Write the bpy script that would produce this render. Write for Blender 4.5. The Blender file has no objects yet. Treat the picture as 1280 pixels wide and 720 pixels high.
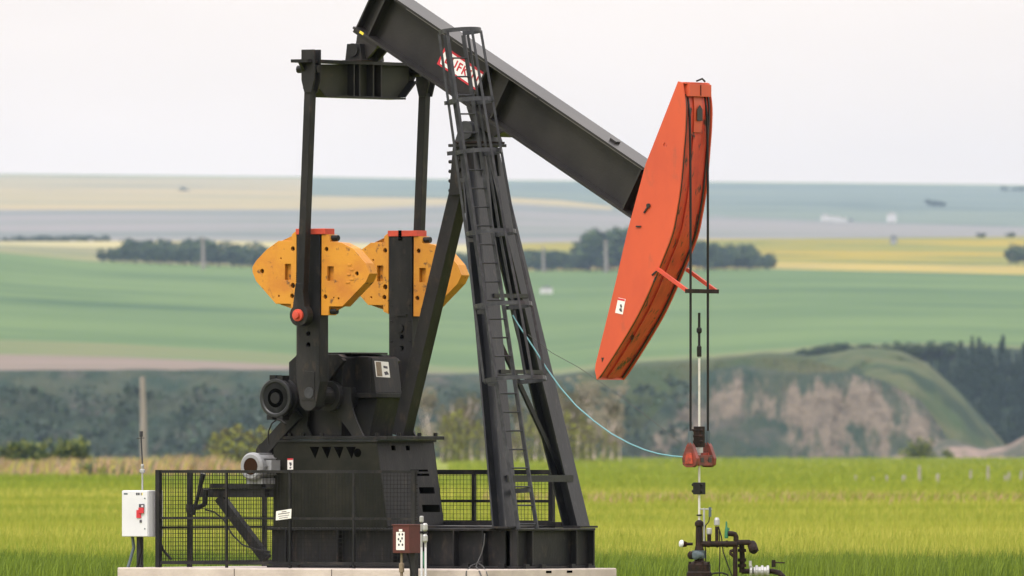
import bpy, bmesh, math, random
import numpy as np
from mathutils import Vector, Matrix
random.seed(7); rng = np.random.default_rng(11)
scene = bpy.context.scene
COL = scene.collection
R = math.radians
# ------------------------------------------------------------------ camera model used for measuring
K = 3.0            # metres of real distance for each unit of D below
FPX, CAMY, CAMZ, HY = 6000.0, -180.0, 1.5, 560.0
TH = R(35); CT, ST = math.cos(TH), math.sin(TH)
ORG = Vector((-0.40, 0.0, 0.0))

def world_at(px, py, D):
    return Vector(((px-640)/FPX*D, CAMY+K*D, CAMZ+(HY-py)/FPX*D))
def to_local(w):
    v = w-ORG
    return Vector((v.x*CT-v.y*ST, v.x*ST+v.y*CT, v.z))
def to_world(l):
    return Vector((ORG.x+l[0]*CT+l[1]*ST, ORG.y-l[0]*ST+l[1]*CT, l[2]))
def onQ(px, py, q):
    a, b = to_local(world_at(px, py, 1)), to_local(world_at(px, py, 101))
    t = (q-a.y)/(b.y-a.y); p = a+(b-a)*t
    return (p.x, p.z)
def onP(px, py, P):
    a, b = to_local(world_at(px, py, 1)), to_local(world_at(px, py, 101))
    t = (P-a.x)/(b.x-a.x); p = a+(b-a)*t
    return (p.y, p.z)

# ------------------------------------------------------------------ materials
def new_mat(name):
    m = bpy.data.materials.new(name); m.use_nodes = True
    return m, m.node_tree.nodes, m.node_tree.links, m.node_tree.nodes['Principled BSDF']

def mat(name, c, rough=0.6, c2=None, scale=4.0, lo=0.4, hi=0.65, metal=0.0, bump=0.0, bscale=30, stretch=(1,1,1),
        c3=None, s3=20.0, lo3=0.6, hi3=0.7, spec=0.5, detail=6):
    m, N, L, b = new_mat(name)
    b.inputs['Roughness'].default_value = rough
    b.inputs['Metallic'].default_value = metal
    b.inputs['Specular IOR Level'].default_value = spec
    b.inputs['Base Color'].default_value = (*c, 1)
    tc = N.new('ShaderNodeTexCoord'); mp = N.new('ShaderNodeMapping'); mp.inputs['Scale'].default_value = stretch
    L.new(tc.outputs['Object'], mp.inputs['Vector'])
    last = None
    def layer(prev, col, sc, l, h):
        nz = N.new('ShaderNodeTexNoise'); nz.inputs['Scale'].default_value = sc; nz.inputs['Detail'].default_value = detail
        nz.inputs['Roughness'].default_value = 0.62
        L.new(mp.outputs['Vector'], nz.inputs['Vector'])
        mr = N.new('ShaderNodeMapRange'); mr.inputs['From Min'].default_value = l; mr.inputs['From Max'].default_value = h
        L.new(nz.outputs['Fac'], mr.inputs['Value'])
        mx = N.new('ShaderNodeMix'); mx.data_type = 'RGBA'
        L.new(mr.outputs['Result'], mx.inputs['Factor'])
        if prev is None: mx.inputs[6].default_value = (*c, 1)
        else: L.new(prev, mx.inputs[6])
        mx.inputs[7].default_value = (*col, 1)
        return mx.outputs[2]
    if c2: last = layer(last, c2, scale, lo, hi)
    if c3: last = layer(last, c3, s3, lo3, hi3)
    if last is not None: L.new(last, b.inputs['Base Color'])
    if bump:
        nz = N.new('ShaderNodeTexNoise'); nz.inputs['Scale'].default_value = bscale; nz.inputs['Detail'].default_value = 5
        L.new(mp.outputs['Vector'], nz.inputs['Vector'])
        bp = N.new('ShaderNodeBump'); bp.inputs['Strength'].default_value = bump; bp.inputs['Distance'].default_value = 0.02
        L.new(nz.outputs['Fac'], bp.inputs['Height']); L.new(bp.outputs['Normal'], b.inputs['Normal'])
    return m

MT = {}
MT['black'] = mat('black_paint', (.0085,.0087,.0102), .44, (.024,.0225,.0235), 2.2, .42, .70, spec=.22, bump=.12, bscale=45, c3=(.050,.037,.030), s3=9, lo3=.55, hi3=.80, stretch=(1,1,.5))  # slight blue in the base colour stands in for sky reflection
MT['beam'] = mat('dusty_black_paint', (.0155,.0148,.0155), .34, (.031,.028,.027), 1.6, .38, .75, spec=.30, bump=.08, bscale=40, c3=(.045,.038,.032), s3=9, lo3=.68, hi3=.8)
MT['legpaint'] = mat('leg_paint_sky_sheen', (.0090,.0100,.0135), .36, (.020,.021,.026), 3.0, .42, .70, spec=.42, bump=.1, bscale=40, c3=(.048,.044,.042), s3=12, lo3=.58, hi3=.78, stretch=(1,1,.35))  # lighter bluish black: sky sheen on the legs put into the colour
MT['meshwire'] = mat('dark_fence_wire', (.012,.012,.011), .6, spec=.15)
MT['equal'] = mat('grey_green_equalizer_paint', (.020,.022,.016), .5, (.034,.033,.024), 2.0, .4, .7, spec=.2, c3=(.06,.04,.03), s3=9, lo3=.62, hi3=.78)
MT['seam'] = mat('pale_seam', (.16,.15,.145), .5)
MT['steel'] = mat('galvanised_dark_steel', (.029,.030,.036), .42, (.055,.056,.064), 9, .45, .7, metal=.1, spec=.3)
MT['darkgreen'] = mat('grey_green_black_paint', (.0105,.011,.0085), .52, (.023,.022,.016), 2.5, .4, .7, spec=.13)
MT['orange'] = mat('orange_paint', (.52,.074,.025), .50, (.44,.060,.024), 1.6, .4, .66, bump=.05, bscale=25, c3=(.30,.065,.035), s3=5, lo3=.60, hi3=.80, stretch=(1,1,.45))
MT['orange_arc'] = mat('greasy_shaded_orange', (.48,.044,.020), .45, (.34,.026,.013), 3.0, .42, .68, c3=(.020,.012,.010), s3=4, lo3=.575, hi3=.64, stretch=(1,2.5,1.2))  # grease stains, plus a deeper red base standing in for the front's shade
MT['grease'] = mat('cable_grease', (.010,.008,.008), .45, (.05,.015,.010), 6, .5, .75)
MT['socket'] = mat('dark_greasy_red', (.20,.026,.014), .5, (.09,.018,.012), 9, .4, .62, c3=(.015,.010,.009), s3=12, lo3=.56, hi3=.64)
MT['clasp'] = mat('worn_red_clasp', (.42,.05,.022), .5, (.16,.025,.014), 14, .4, .6)
MT['postwood'] = mat('pale_weathered_wood', (.30,.27,.245), .9, (.22,.195,.175), 3, .4, .7)
MT['red'] = mat('red_orange_cap_paint', (.52,.055,.026), .55, (.40,.05,.03), 8, .4, .7)
MT['yellow'] = mat('weathered_yellow_paint', (.53,.225,.014), .55, (.42,.145,.014), 2.2, .44, .70, bump=.15, bscale=22, c3=(.10,.045,.02), s3=8, lo3=.60, hi3=.68)
MT['hole'] = mat('hole_dark', (.030,.016,.010), .8, spec=.0)
MT['dark_fill'] = mat('opening_and_shadow_black', (.002,.002,.002), .9, spec=.0)  # near-black fill for openings and joints; also paints the gusset shadows
MT['motor'] = mat('grey_motor_paint', (.23,.235,.25), .5, (.15,.14,.14), 6, .45, .7)
MT['concrete'] = mat('concrete', (.52,.45,.41), .9, (.40,.34,.31), 1.6, .4, .65, bump=.3, bscale=30, c3=(.27,.15,.09), s3=1.3, lo3=.66, hi3=.76)
MT['white'] = mat('white_enamel', (.60,.60,.65), .4, (.55,.55,.60), 3, .4, .7)
MT['sticker'] = mat('white_sticker', (.72,.70,.68), .5)
MT['stickerblk'] = mat('sticker_print', (.05,.045,.06), .6)
MT['yellowtag'] = mat('yellow_tag', (.75,.60,.05), .5)
MT['signred'] = mat('sign_red', (.50,.020,.035), .5)
MT['signwhite'] = mat('sign_white', (.80,.78,.79), .5, (.70,.67,.68), 6, .45, .7)
MT['maroon'] = mat('maroon_paint', (.085,.014,.011), .5, (.065,.012,.010), 8, .4, .7, c3=(.16,.06,.04), s3=30, lo3=.66, hi3=.74)
MT['rust'] = mat('rusty_pipe', (.013,.009,.0075), .7, (.034,.017,.012), 12, .4, .7, bump=.3, bscale=60, c3=(.012,.009,.008), s3=20, lo3=.5, hi3=.65, spec=.15)
MT['rod'] = mat('polished_rod', (.62,.60,.58), .35, (.45,.42,.40), 10, .5, .8, metal=.3)
MT['cable'] = mat('steel_wire_rope', (.012,.011,.011), .55, spec=.2)
MT['galv'] = mat('galvanised_pipe', (.38,.38,.38), .45, (.28,.28,.28), 12, .4, .7, metal=.3)
MT['hose'] = mat('teal_hose', (.12,.29,.34), .5)
MT['wire'] = mat('grey_wire', (.05,.05,.05), .5)
MT['greenpaint'] = mat('green_paint', (.02,.14,.07), .5)
MT['brass'] = mat('tan_conduit', (.20,.15,.10), .6, (.13,.09,.06), 20, .4, .7)
MT['bluegrey'] = mat('blue_grey_valve_paint', (.06,.085,.10), .5)
MT['wood'] = mat('weathered_wood', (.24,.21,.19), .9, (.16,.14,.125), 3, .4, .7, stretch=(1,1,.1))
MT['bark_pale'] = mat('pale_dead_bark', (.58,.47,.44), .9, (.42,.34,.31), 1.5, .4, .7)
MT['bark'] = mat('brown_bark', (.07,.055,.045), .9)

def leaf_mat(name, a, b, scale=.15):
    m = mat(name, a, .65, b, scale, .35, .65, spec=.25)
    return m
MT['leaf_dark'] = leaf_mat('dark_leaves', (.016,.040,.021), (.034,.060,.027))
MT['leaf_mid'] = leaf_mat('mid_green_leaves', (.045,.075,.020), (.075,.11,.028))
MT['leaf_lightgreen'] = leaf_mat('light_green_leaves', (.15,.175,.026), (.21,.215,.035))  # lighter green leaf colour, mixed in at random
MT['leaf_yellow'] = leaf_mat('yellow_green_leaves', (.26,.28,.045), (.33,.33,.06))
MT['leaf_dry'] = leaf_mat('greyish_dry_leaves', (.13,.12,.075), (.19,.16,.12))
MT['needle'] = leaf_mat('conifer_needles', (.012,.030,.019), (.024,.048,.027))

# ------------------------------------------------------------------ mesh builder
class MB:
    def __init__(s): s.v=[]; s.f=[]; s.m=[]; s.sm=[]; s.mats=[]; s.cur=0
    def use(s, mt):
        if mt not in s.mats: s.mats.append(mt)
        s.cur = s.mats.index(mt); return s
    def add(s, vs, fs, smooth=False):
        o=len(s.v); s.v += [tuple(v) for v in vs]
        for f in fs: s.f.append(tuple(i+o for i in f)); s.m.append(s.cur); s.sm.append(smooth)
        return s
    def box(s, lo, hi):
        x0,y0,z0=lo; x1,y1,z1=hi
        return s.add([(x0,y0,z0),(x1,y0,z0),(x1,y1,z0),(x0,y1,z0),(x0,y0,z1),(x1,y0,z1),(x1,y1,z1),(x0,y1,z1)],
              [(3,2,1,0),(4,5,6,7),(0,1,5,4),(1,2,6,5),(2,3,7,6),(3,0,4,7)])
    def frame(s, p0, p1, up):
        p0,p1=Vector(p0),Vector(p1); d=(p1-p0).normalized(); up=Vector(up)
        side=d.cross(up)
        if side.length<1e-5: side=d.cross(Vector((1,0,0)))
        side.normalize(); u=side.cross(d).normalized()
        return p0,p1,d,side,u
    def bar(s, p0, p1, w, h, up=(0,0,1), off=(0,0)):
        p0,p1,d,sd,u=s.frame(p0,p1,up); vs=[]
        for p in (p0,p1):
            c=p+sd*off[0]+u*off[1]
            for a,b in ((-1,-1),(1,-1),(1,1),(-1,1)): vs.append(c+sd*a*w/2+u*b*h/2)
        return s.add(vs,[(3,2,1,0),(4,5,6,7),(0,1,5,4),(1,2,6,5),(2,3,7,6),(3,0,4,7)])
    def ibeam(s, p0, p1, h, b, tf, tw, up=(0,0,1)):
        s.bar(p0,p1,b,tf,up,(0,h/2-tf/2)); s.bar(p0,p1,b,tf,up,(0,-h/2+tf/2)); s.bar(p0,p1,tw,h-2*tf,up)
        return s
    def tube(s, p0, p1, r0, r1=None, n=10, cap=True):
        r1=r0 if r1 is None else r1
        p0,p1,d,sd,u=s.frame(p0,p1,(0,0,1) if abs((Vector(p1)-Vector(p0)).normalized().z)<.95 else (1,0,0)); vs=[]
        for p,r in ((p0,r0),(p1,r1)):
            for k in range(n):
                a=2*math.pi*k/n; vs.append(p+sd*math.cos(a)*r+u*math.sin(a)*r)
        s.add(vs,[(k,(k+1)%n,n+(k+1)%n,n+k) for k in range(n)],True)
        if cap: s.add(vs[:n],[tuple(range(n-1,-1,-1))]); s.add(vs[n:],[tuple(range(n))])
        return s
    def pipe(s, pts, r, n=8):
        pts=[Vector(p) for p in pts]; rings=[]; up=None
        for i,p in enumerate(pts):
            d=(pts[min(i+1,len(pts)-1)]-pts[max(i-1,0)]).normalized()
            if up is None: up=Vector((0,0,1)) if abs(d.z)<.9 else Vector((1,0,0))
            sd=d.cross(up).normalized(); up=sd.cross(d).normalized()
            rr=r[i] if isinstance(r,(list,tuple)) else r
            rings.append([p+sd*math.cos(2*math.pi*k/n)*rr+up*math.sin(2*math.pi*k/n)*rr for k in range(n)])
        vs=[v for g in rings for v in g]; fs=[]
        for i in range(len(pts)-1):
            for k in range(n): fs.append((i*n+k,i*n+(k+1)%n,(i+1)*n+(k+1)%n,(i+1)*n+k))
        s.add(vs,fs,True); s.add(rings[0],[tuple(range(n-1,-1,-1))]); s.add(rings[-1],[tuple(range(n))])
        return s
    def lathe(s, c, prof, axis=(0,0,1), n=20):
        c=Vector(c); ax=Vector(axis).normalized(); t=Vector((1,0,0)) if abs(ax.x)<.9 else Vector((0,1,0))
        a=ax.cross(t).normalized(); b=ax.cross(a)
        vs=[c+ax*h+(a*math.cos(2*math.pi*k/n)+b*math.sin(2*math.pi*k/n))*r for (r,h) in prof for k in range(n)]
        fs=[(i*n+k,i*n+(k+1)%n,(i+1)*n+(k+1)%n,(i+1)*n+k) for i in range(len(prof)-1) for k in range(n)]
        s.add(vs,fs,False)
        s.add(vs[:n],[tuple(range(n-1,-1,-1))]); s.add(vs[-n:],[tuple(range(n))]); return s
    def prism(s, outline, fn0, fn1, holes=()):
        """outline: 2-D points; fn0/fn1 map a 2-D point to 3-D on both sides; holes: list of 2-D loops cut right through"""
        bm=bmesh.new(); loops=[outline]+list(holes); allv=[]
        es=[]
        for lp in loops:
            vv=[bm.verts.new((p[0],p[1],0)) for p in lp]
            es+=[bm.edges.new((vv[i],vv[(i+1)%len(vv)])) for i in range(len(vv))]; allv+=vv
        bm.verts.index_update()
        if len(loops)==1 :
            f=bm.faces.new(allv); bmesh.ops.triangulate(bm,faces=[f])
        else: bmesh.ops.triangle_fill(bm,edges=es,use_beauty=True,use_dissolve=False)
        bm.verts.index_update(); n=len(allv)
        tris=[[v.index for v in f.verts] for f in bm.faces]; bm.free()
        flat=[p for lp in loops for p in lp]
        vs=[fn0(p) for p in flat]+[fn1(p) for p in flat]
        fs=[tuple(t) for t in tris]+[tuple(i+n for i in reversed(t)) for t in tris]
        o=0
        for lp in loops:
            k=len(lp)
            for i in range(k): a,b=o+i,o+(i+1)%k; fs.append((a,b,b+n,a+n))
            o+=k
        return s.add(vs,fs)
    def prismQ(s, outline, q0, q1, holes=()):
        return s.prism(outline, lambda p:(p[0],q0,p[1]), lambda p:(p[0],q1,p[1]), holes)
    def prismP(s, outline, p0, p1, holes=()):
        return s.prism(outline, lambda p:(p0,p[0],p[1]), lambda p:(p1,p[0],p[1]), holes)
    def build(s, name, mt=None, parent=None, loc=None, bevel=0):
        me=bpy.data.meshes.new(name); me.from_pydata(s.v,[],s.f)
        if not s.mats: s.mats=[mt]
        for x in s.mats: me.materials.append(MT[x] if isinstance(x,str) else x)
        me.polygons.foreach_set('material_index',s.m); me.polygons.foreach_set('use_smooth',s.sm)
        bm=bmesh.new(); bm.from_mesh(me); bmesh.ops.recalc_face_normals(bm,faces=bm.faces); bm.to_mesh(me); bm.free()
        me.update(); o=bpy.data.objects.new(name,me); COL.objects.link(o)
        if parent: o.parent=parent
        if loc is not None: o.location=loc
        if bevel:
            bv=o.modifiers.new('bevel','BEVEL'); bv.width=bevel; bv.segments=2; bv.limit_method='ANGLE'; bv.angle_limit=R(40)
        return o
def circ(c, r, n=14, sx=1.0):
    return [(c[0]+math.cos(2*math.pi*k/n)*r*sx, c[1]+math.sin(2*math.pi*k/n)*r) for k in range(n)]
def rect(x0,y0,x1,y1): return [(x0,y0),(x1,y0),(x1,y1),(x0,y1)]

def tag(o, label=None, cat=None, group=None, kind=None):
    if label: o['label']=label
    if cat: o['category']=cat
    if group: o['group']=group
    if kind: o['kind']=kind
    return o
def empty(name, loc, rz=0):
    o=bpy.data.objects.new(name,None); COL.objects.link(o); o.location=loc; o.rotation_euler=(0,0,rz); o.empty_display_size=.3
    return o
def local_root(name):      # an Empty in the frame of the slab: local X along the machine, local Y across
    return empty(name, ORG, -TH)

# ================================================================== PUMPJACK
pj = local_root('pumpjack')
tag(pj,'black oil pumpjack with orange horsehead and yellow counterweights on a concrete slab','pumpjack')

# ---- base frame
b=MB().use('black')
QB=.85; PF=1.17; PB=-2.68; H0=.50
for q in (-QB+.12, QB-.12):
    b.ibeam((PB,q,H0/2),(PF-.26,q,H0/2),H0,.24,.03,.02)
# front cross beam and rear cross beams (web set back between the flanges)
b.box((PF-.26,-QB,H0-.03),(PF,QB,H0)); b.box((PF-.26,-QB,0),(PF,QB,.03)); b.box((PF-.12,-QB,.03),(PF-.10,QB,H0-.03))
for P in (-2.2,-1.2,-.2): b.box((P,-QB+.24,.05),(P+.15,QB-.24,H0-.04))
# stiffeners
for q in (-QB,-.52,.44,QB-.03): b.box((PF-.10,q,.03),(PF-.01,q+.03,H0-.03))
for P in (-2.4,-1.6,-.75,-.32,.18,.62): 
    for q0 in (-QB,QB-.11): b.box((P,q0,.03),(P+.02,q0+.11,H0-.03))
base=b.build('base_frame',None,pj,bevel=.006)
d=MB().use('black'); d.box((-1.0,-.60,H0+.003),(.72,.60,H0+.028)); d.box((-1.05,.62,H0+.003),(.80,.70,H0+.075))
d.build('deck_plate',None,base)
for q in (-.77,.77):
    MB().use('black').box((.74,q-.2,H0+.003),(1.12,q+.2,H0+.028)).build('foot_plate',None,base)
# ---- pedestal under the gear reducer
zt=1.575
pd=MB().use('darkgreen')
p0,p1=-2.74,-1.15
near=[(p0,H0-.02),(p1+.173,H0-.02),(p1,zt),(p0,zt)]
for q0,q1 in ((-.62,-.60),(.60,.62)): pd.prismQ(near,q0,q1)
pd.use('black')
# front plate with openings
sl=.17/(zt-H0)
fr=lambda p,o=0: (p1+o+(zt-p[1])*sl, p[0], p[1])
def op(x0,y0,x1,y1):
    a=[onP(x,y,-1.08) for x,y in ((x0,y1),(x1,y1),(x1,y0),(x0,y0))]
    return a
holes=[op(494,557,499,563),op(512,557,517,563),op(514,587,536,589.5),op(516,592,537,595),op(522,609,541,617),op(523,631,545,640)]
front=[(-.60,H0-.02),(.60,H0-.02),(.60,zt),(-.60,zt)]
pd.prism(front, lambda p: fr(p), lambda p: fr(p,-.02), holes)
pd.box((p0,-.60,H0+.003),(p0+.02,.60,zt)); pd.use('dark_fill').box((p0+.05,-.55,H0+.01),(p1-.12,.55,zt-.03))
pd.use('black').box((p0-.02,-.64,zt),(p1+.03,.64,zt+.025))
ped=pd.build('pedestal',None,pj)
t=MB().use('dark_fill')                     # dark triangles under the top plate: gusset shadows painted on as thin plates
for k in range(4):
    x=393+k*15.2
    t.prismQ([onQ(x-6,558.5,-.622),onQ(x+6,558.5,-.622),onQ(x+1,573,-.622)],-.6235,-.6205)
t.prismQ(circ(onQ(447,566,-.622),.055),-.6235,-.6205)
t.build('gusset_shadow',None,ped)
def sticker(name,quad,q,parent,marks=(),band=None):
    m=MB().use('sticker'); pts=[onQ(*p,q) for p in quad]; m.prismQ(pts,q-.003,q)
    if band: m.use(band[0]); m.prismQ([onQ(*p,q) for p in band[1]],q-.005,q-.003)
    m.use('stickerblk')
    for poly in marks: m.prismQ([onQ(*p,q) for p in poly],q-.005,q-.003)
    return m.build(name,None,parent)
sticker('warning_sticker',[(359.5,573),(366.5,573),(366.5,587),(359.5,587)],-.63,ped,
        [[(361.5,578),(364.5,578),(365,581),(363,583)],[(362,584),(364.5,583.5),(364,585.5),(362.3,586)]],('signred',[(359.5,573),(366.5,573),(366.5,575),(359.5,575)]))

# ---- gear reducer
g=MB().use('black')
ztop=2.68; zs=2.16
g.box((-2.62,-.62,zt+.028),(-.98,.62,zt+.075))                      # sole plate
g.prismQ([(-2.55,zs-.03),(-1.72,zs-.03),(-1.72,ztop-.04),(-1.80,ztop-.005),(-2.42,ztop-.005),(-2.55,ztop-.10)],-.55,.55)   # wide body
g.prismQ([(-1.719,zs+.031),(-1.40,zs+.031),(-1.46,ztop-.05),(-1.50,ztop-.03),(-1.719,ztop-.03)],-.28,.28)                  # narrow nose
g.box((-1.90,-.34,zs-.03),(-1.35,.34,zs+.03))                        # split flange
g.prismQ([(-2.45,zt+.076),(-1.80,zt+.076),(-1.80,zs-.031),(-2.5,zs-.031)],-.46,.46)
g.prismQ([(-1.799,zt+.076),(-1.52,zt+.076),(-1.40,zs-.031),(-1.799,zs-.031)],-.25,.25)
g.box((-2.40,-.40,ztop-.004),(-1.70,.40,ztop+.02))
g.box((-1.50,-.30,zs+.031),(-1.47,-.281,ztop-.05))
g.prismQ(circ((-1.87,2.15),.19,24),-.66,.66)                         # crankshaft bearing housings
g.prismQ(circ((-1.87,2.15),.12,18),-.90,.90)
red=g.build('gear_reducer',None,pj,bevel=.012)
for q in (-.60,.56):
    m=MB().use('black'); a=onQ(411.5,474,-.6); c=onQ(430,449,-.6)
    m.bar((a[0],q,a[1]),(c[0],q,c[1]),.05,.07,(0,1,0)); m.build('rib',None,red)
for q in (-.58,.55):
    GL=[(413,484),(414,500),(420,516),(428,528),(435,537),(440,545),(441,548),(456,548),(452,541),(446,528),(441,514),(438.5,502),(438,484)]
    m=MB().use('black'); m.prismQ([onQ(x,y,-.58) for x,y in GL],q,q+.03); m.build('gusset',None,red)
    m=MB().use('black'); m.prismQ([(-2.52,zs-.032),(-2.52,zt+.077),(-2.18,zt+.077),(-2.25,zt+.2),(-2.2,zs-.032)],q,q+.03); m.build('gusset',None,red)
m=MB()
NP_=lambda p,o: (-1.40-.06*(p[1]-2.191)/.439+o,p[0],p[1])
def nose(m,quad,a,c): pts=[onP(x,y,-1.43) for x,y in quad]; m.prism(pts,lambda p:NP_(p,a),lambda p:NP_(p,c))
m.use('sticker'); nose(m,[(470,451),(487,452.5),(487,472),(470,471)],.001,.005); m.use('brass'); nose(m,[(471,452),(477.5,452.6),(477.5,470.5),(471,470)],.0055,.007)
m.use('stickerblk')
for quad in ([(480,457),(485,458),(485,461),(480,460)],[(480,465),(484,464),(486,468),(481,469)]): nose(m,quad,.0055,.007)
m.build('rating_label',None,red)
# brake drum / sheave on the high-speed shaft
c=onQ(350,497.5,-.86); m=MB().use('black')
m.lathe((c[0],-.95,c[1]),[(.25,0),(.25,.035),(.20,.04),(.20,.09),(.25,.10),(.25,.16)],(0,1,0),32)
m.use('legpaint').lathe((c[0],-.955,c[1]),[(.245,0),(.235,-.012),(.205,-.012),(.19,.0)],(0,1,0),32)
m.use('black').lathe((c[0],-.97,c[1]),[(.07,0),(.07,.03),(.14,.05),(.14,.30)],(0,1,0),20)
m.use('dark_fill').lathe((c[0],-.957,c[1]),[(.12,.0),(.12,.004)],(0,1,0),20)
m.use('black').tube((c[0],-.8,c[1]),(c[0],-.3,c[1]),.06)
for a in (75,100,250,285): m.box((c[0]+.26*math.cos(R(a))-.045,-.96,c[1]+.26*math.sin(R(a))-.03),(c[0]+.26*math.cos(R(a))+.045,-.82,c[1]+.26*math.sin(R(a))+.03))
m.build('brake_drum',None,red)

m=MB().use('cable'); m.pipe([(onQ(x,y,-.95)[0],-.95,onQ(x,y,-.95)[1]) for x,y in ((348,523),(340,529),(336,538),(335,547),(336,556))],.010,6); m.pipe([(onQ(x,y,-.98)[0],-.98,onQ(x,y,-.98)[1]) for x,y in ((346,524),(352,526),(357,530))],.014,6); m.build('brake_cable',None,red)
for P in (-2.2,-1.4,-.5,.4,.95):
    MB().use('black').box((P-.05,-.90,.001),(P+.05,-.853,.06)).build('hold_down_clamp',None,base)
for q in (-.70,-.35,.30,.66):
    MB().use('black').box((PF+.002,q-.04,.001),(PF+.05,q+.04,.055)).build('hold_down_clamp',None,base)
for P,q in ((-2.5,-.60),(-2.3,-.60),(-2.0,-.60),(-1.15,-.60),(-1.0,-.35),(-1.0,.1),(-1.0,.45)):
    MB().use('black').tube((P,q,zt+.075),(P,q,zt+.115),.028,n=6).build('sole_bolt',None,red)

# ---- motor, its mount, belt guard, brake lever
mt=MB().use('black'); QM=-.75
a=onQ(252,616,QM); bq=onQ(343,616,QM)
for q in (-.75,-.15): 
    mt.bar((a[0],q,a[1]),(p0-.003,q,a[1]),.10,.11)
c0=onQ(275,618,-.75); c1=onQ(333,699,-.75)
mt.bar((c0[0],-.75,c0[1]-.04),(c1[0],-.75,c1[1]),.10,.12)
mt.bar((p0-.22,-.15,a[1]-.06),(p0-.01,-.15,a[1]-.36),.10,.10)
mt.bar((a[0]+.2,-.80,a[1]+.085),(p0-.02,-.80,a[1]+.085),.08,.05); mt.bar((a[0]+.2,-.2,a[1]+.085),(p0-.02,-.2,a[1]+.085),.08,.05)
mt.bar((a[0]+.03,-.75,a[1]),(a[0]+.03,-.15,a[1]),.06,.09)
mount=mt.build('motor_mount',None,pj)
zc=1.5-(583-560)/100.0; mc=onQ(316,583,-.93)
m=MB().use('motor'); m.lathe((mc[0],-.98,mc[1]),[(.105,.012),(.11,0),(.150,.0),(.175,.03),(.175,.08),(.160,.085),(.160,.40),(.175,.405),(.175,.46),(.12,.50)],(0,1,0),28)
m.use('hole').lathe((mc[0],-.976,mc[1]),[(.108,.0),(.108,.004)],(0,1,0),24)
m.use('motor')
for k in range(10):
    an=R(36*k); m.bar((mc[0]+.165*math.cos(an),-.89,mc[1]+.165*math.sin(an)),(mc[0]+.165*math.cos(an),-.6,mc[1]+.165*math.sin(an)),.012,.02,(math.cos(an),0,math.sin(an)))
m.box((mc[0]-.12,-.9,mc[1]-.22),(mc[0]+.12,-.6,mc[1]-.15)); m.box((mc[0]+.12,-.85,mc[1]-.06),(mc[0]+.23,-.66,mc[1]+.08))
m.build('motor',None,pj)
m=MB().use('black'); s0=onQ(368,527,-.55); s1=onQ(333,563,-.55)
m.bar((s0[0]+.1,-.5,s0[1]+.12),(s1[0]-.02,-.5,s1[1]-.02),.16,.26,(0,1,0)); m.tube((s1[0],-.60,s1[1]-.03),(s1[0],-.40,s1[1]-.03),.13,n=18)
m.build('belt_guard',None,pj)
m=MB().use('steel'); Lq=-1.0
pts=[(*[onQ(254,592,Lq)[0]],Lq,onQ(254,592,Lq)[1]),(onQ(247,622,Lq)[0],Lq,onQ(247,622,Lq)[1]),(onQ(241,643,Lq)[0],Lq,onQ(241,643,Lq)[1])]
m.use('black').pipe(pts,[.035,.022,.03]); e=[onQ(x,y,Lq) for x,y in ((236,634),(248,634),(255,630),(256,612))]
m.pipe([(p[0],Lq+.02,p[1]) for p in e],.035); m.box((e[0][0]-.02,Lq-.03,e[0][1]-.06),(e[0][0]+.07,Lq+.04,e[0][1]+.04))
m.pipe([(onQ(256,637,Lq)[0],Lq,onQ(256,637,Lq)[1])]+[(onQ(x,y,-.9)[0],-.9,onQ(x,y,-.9)[1]) for x,y in ((268,640),(280,650),(290,668),(303,681),(320,687),(338,690))],.011)
m.build('brake_lever',None,pj)

# ---- cranks with counterweights
PC=-1.86
WL=[(370.5,288),(364.6,293),(364.6,301),(348,301),(333,312),(320,326),(315.3,334),(315.5,340),(320,351.5),(344.6,379.7),(363.4,380),(363.8,388),(370,391)]
WR=[(402,293),(411.5,293),(412.7,302),(426.8,303.4),(441,310.5),(457,329),(462,342),(457,352.7),(428,383),(411,383),(410.5,394),(401.5,394)]
QW=-1.08
HL=[('c',366,311,.030),('c',327.5,339,.030),('r',356,330,363.5,350),('c',366,357,.034),('c',365,370,.030),('c',348.5,370,.014),('c',351,323,.012)]
HR=[('c',408,311.5,.030),('c',446,342,.028),('r',409,333,417,351),('c',406.5,371,.030),('c',423,373,.014),('c',417,372,.010)]
def hole_loops(H):
    out=[]
    for h in H:
        if h[0]=='c': out.append(circ(onQ(h[1],h[2],QW),h[3],12))
        else: out.append([onQ(h[1],h[2],QW),onQ(h[3],h[2],QW),onQ(h[3],h[4],QW),onQ(h[1],h[4],QW)])
    return out
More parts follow.
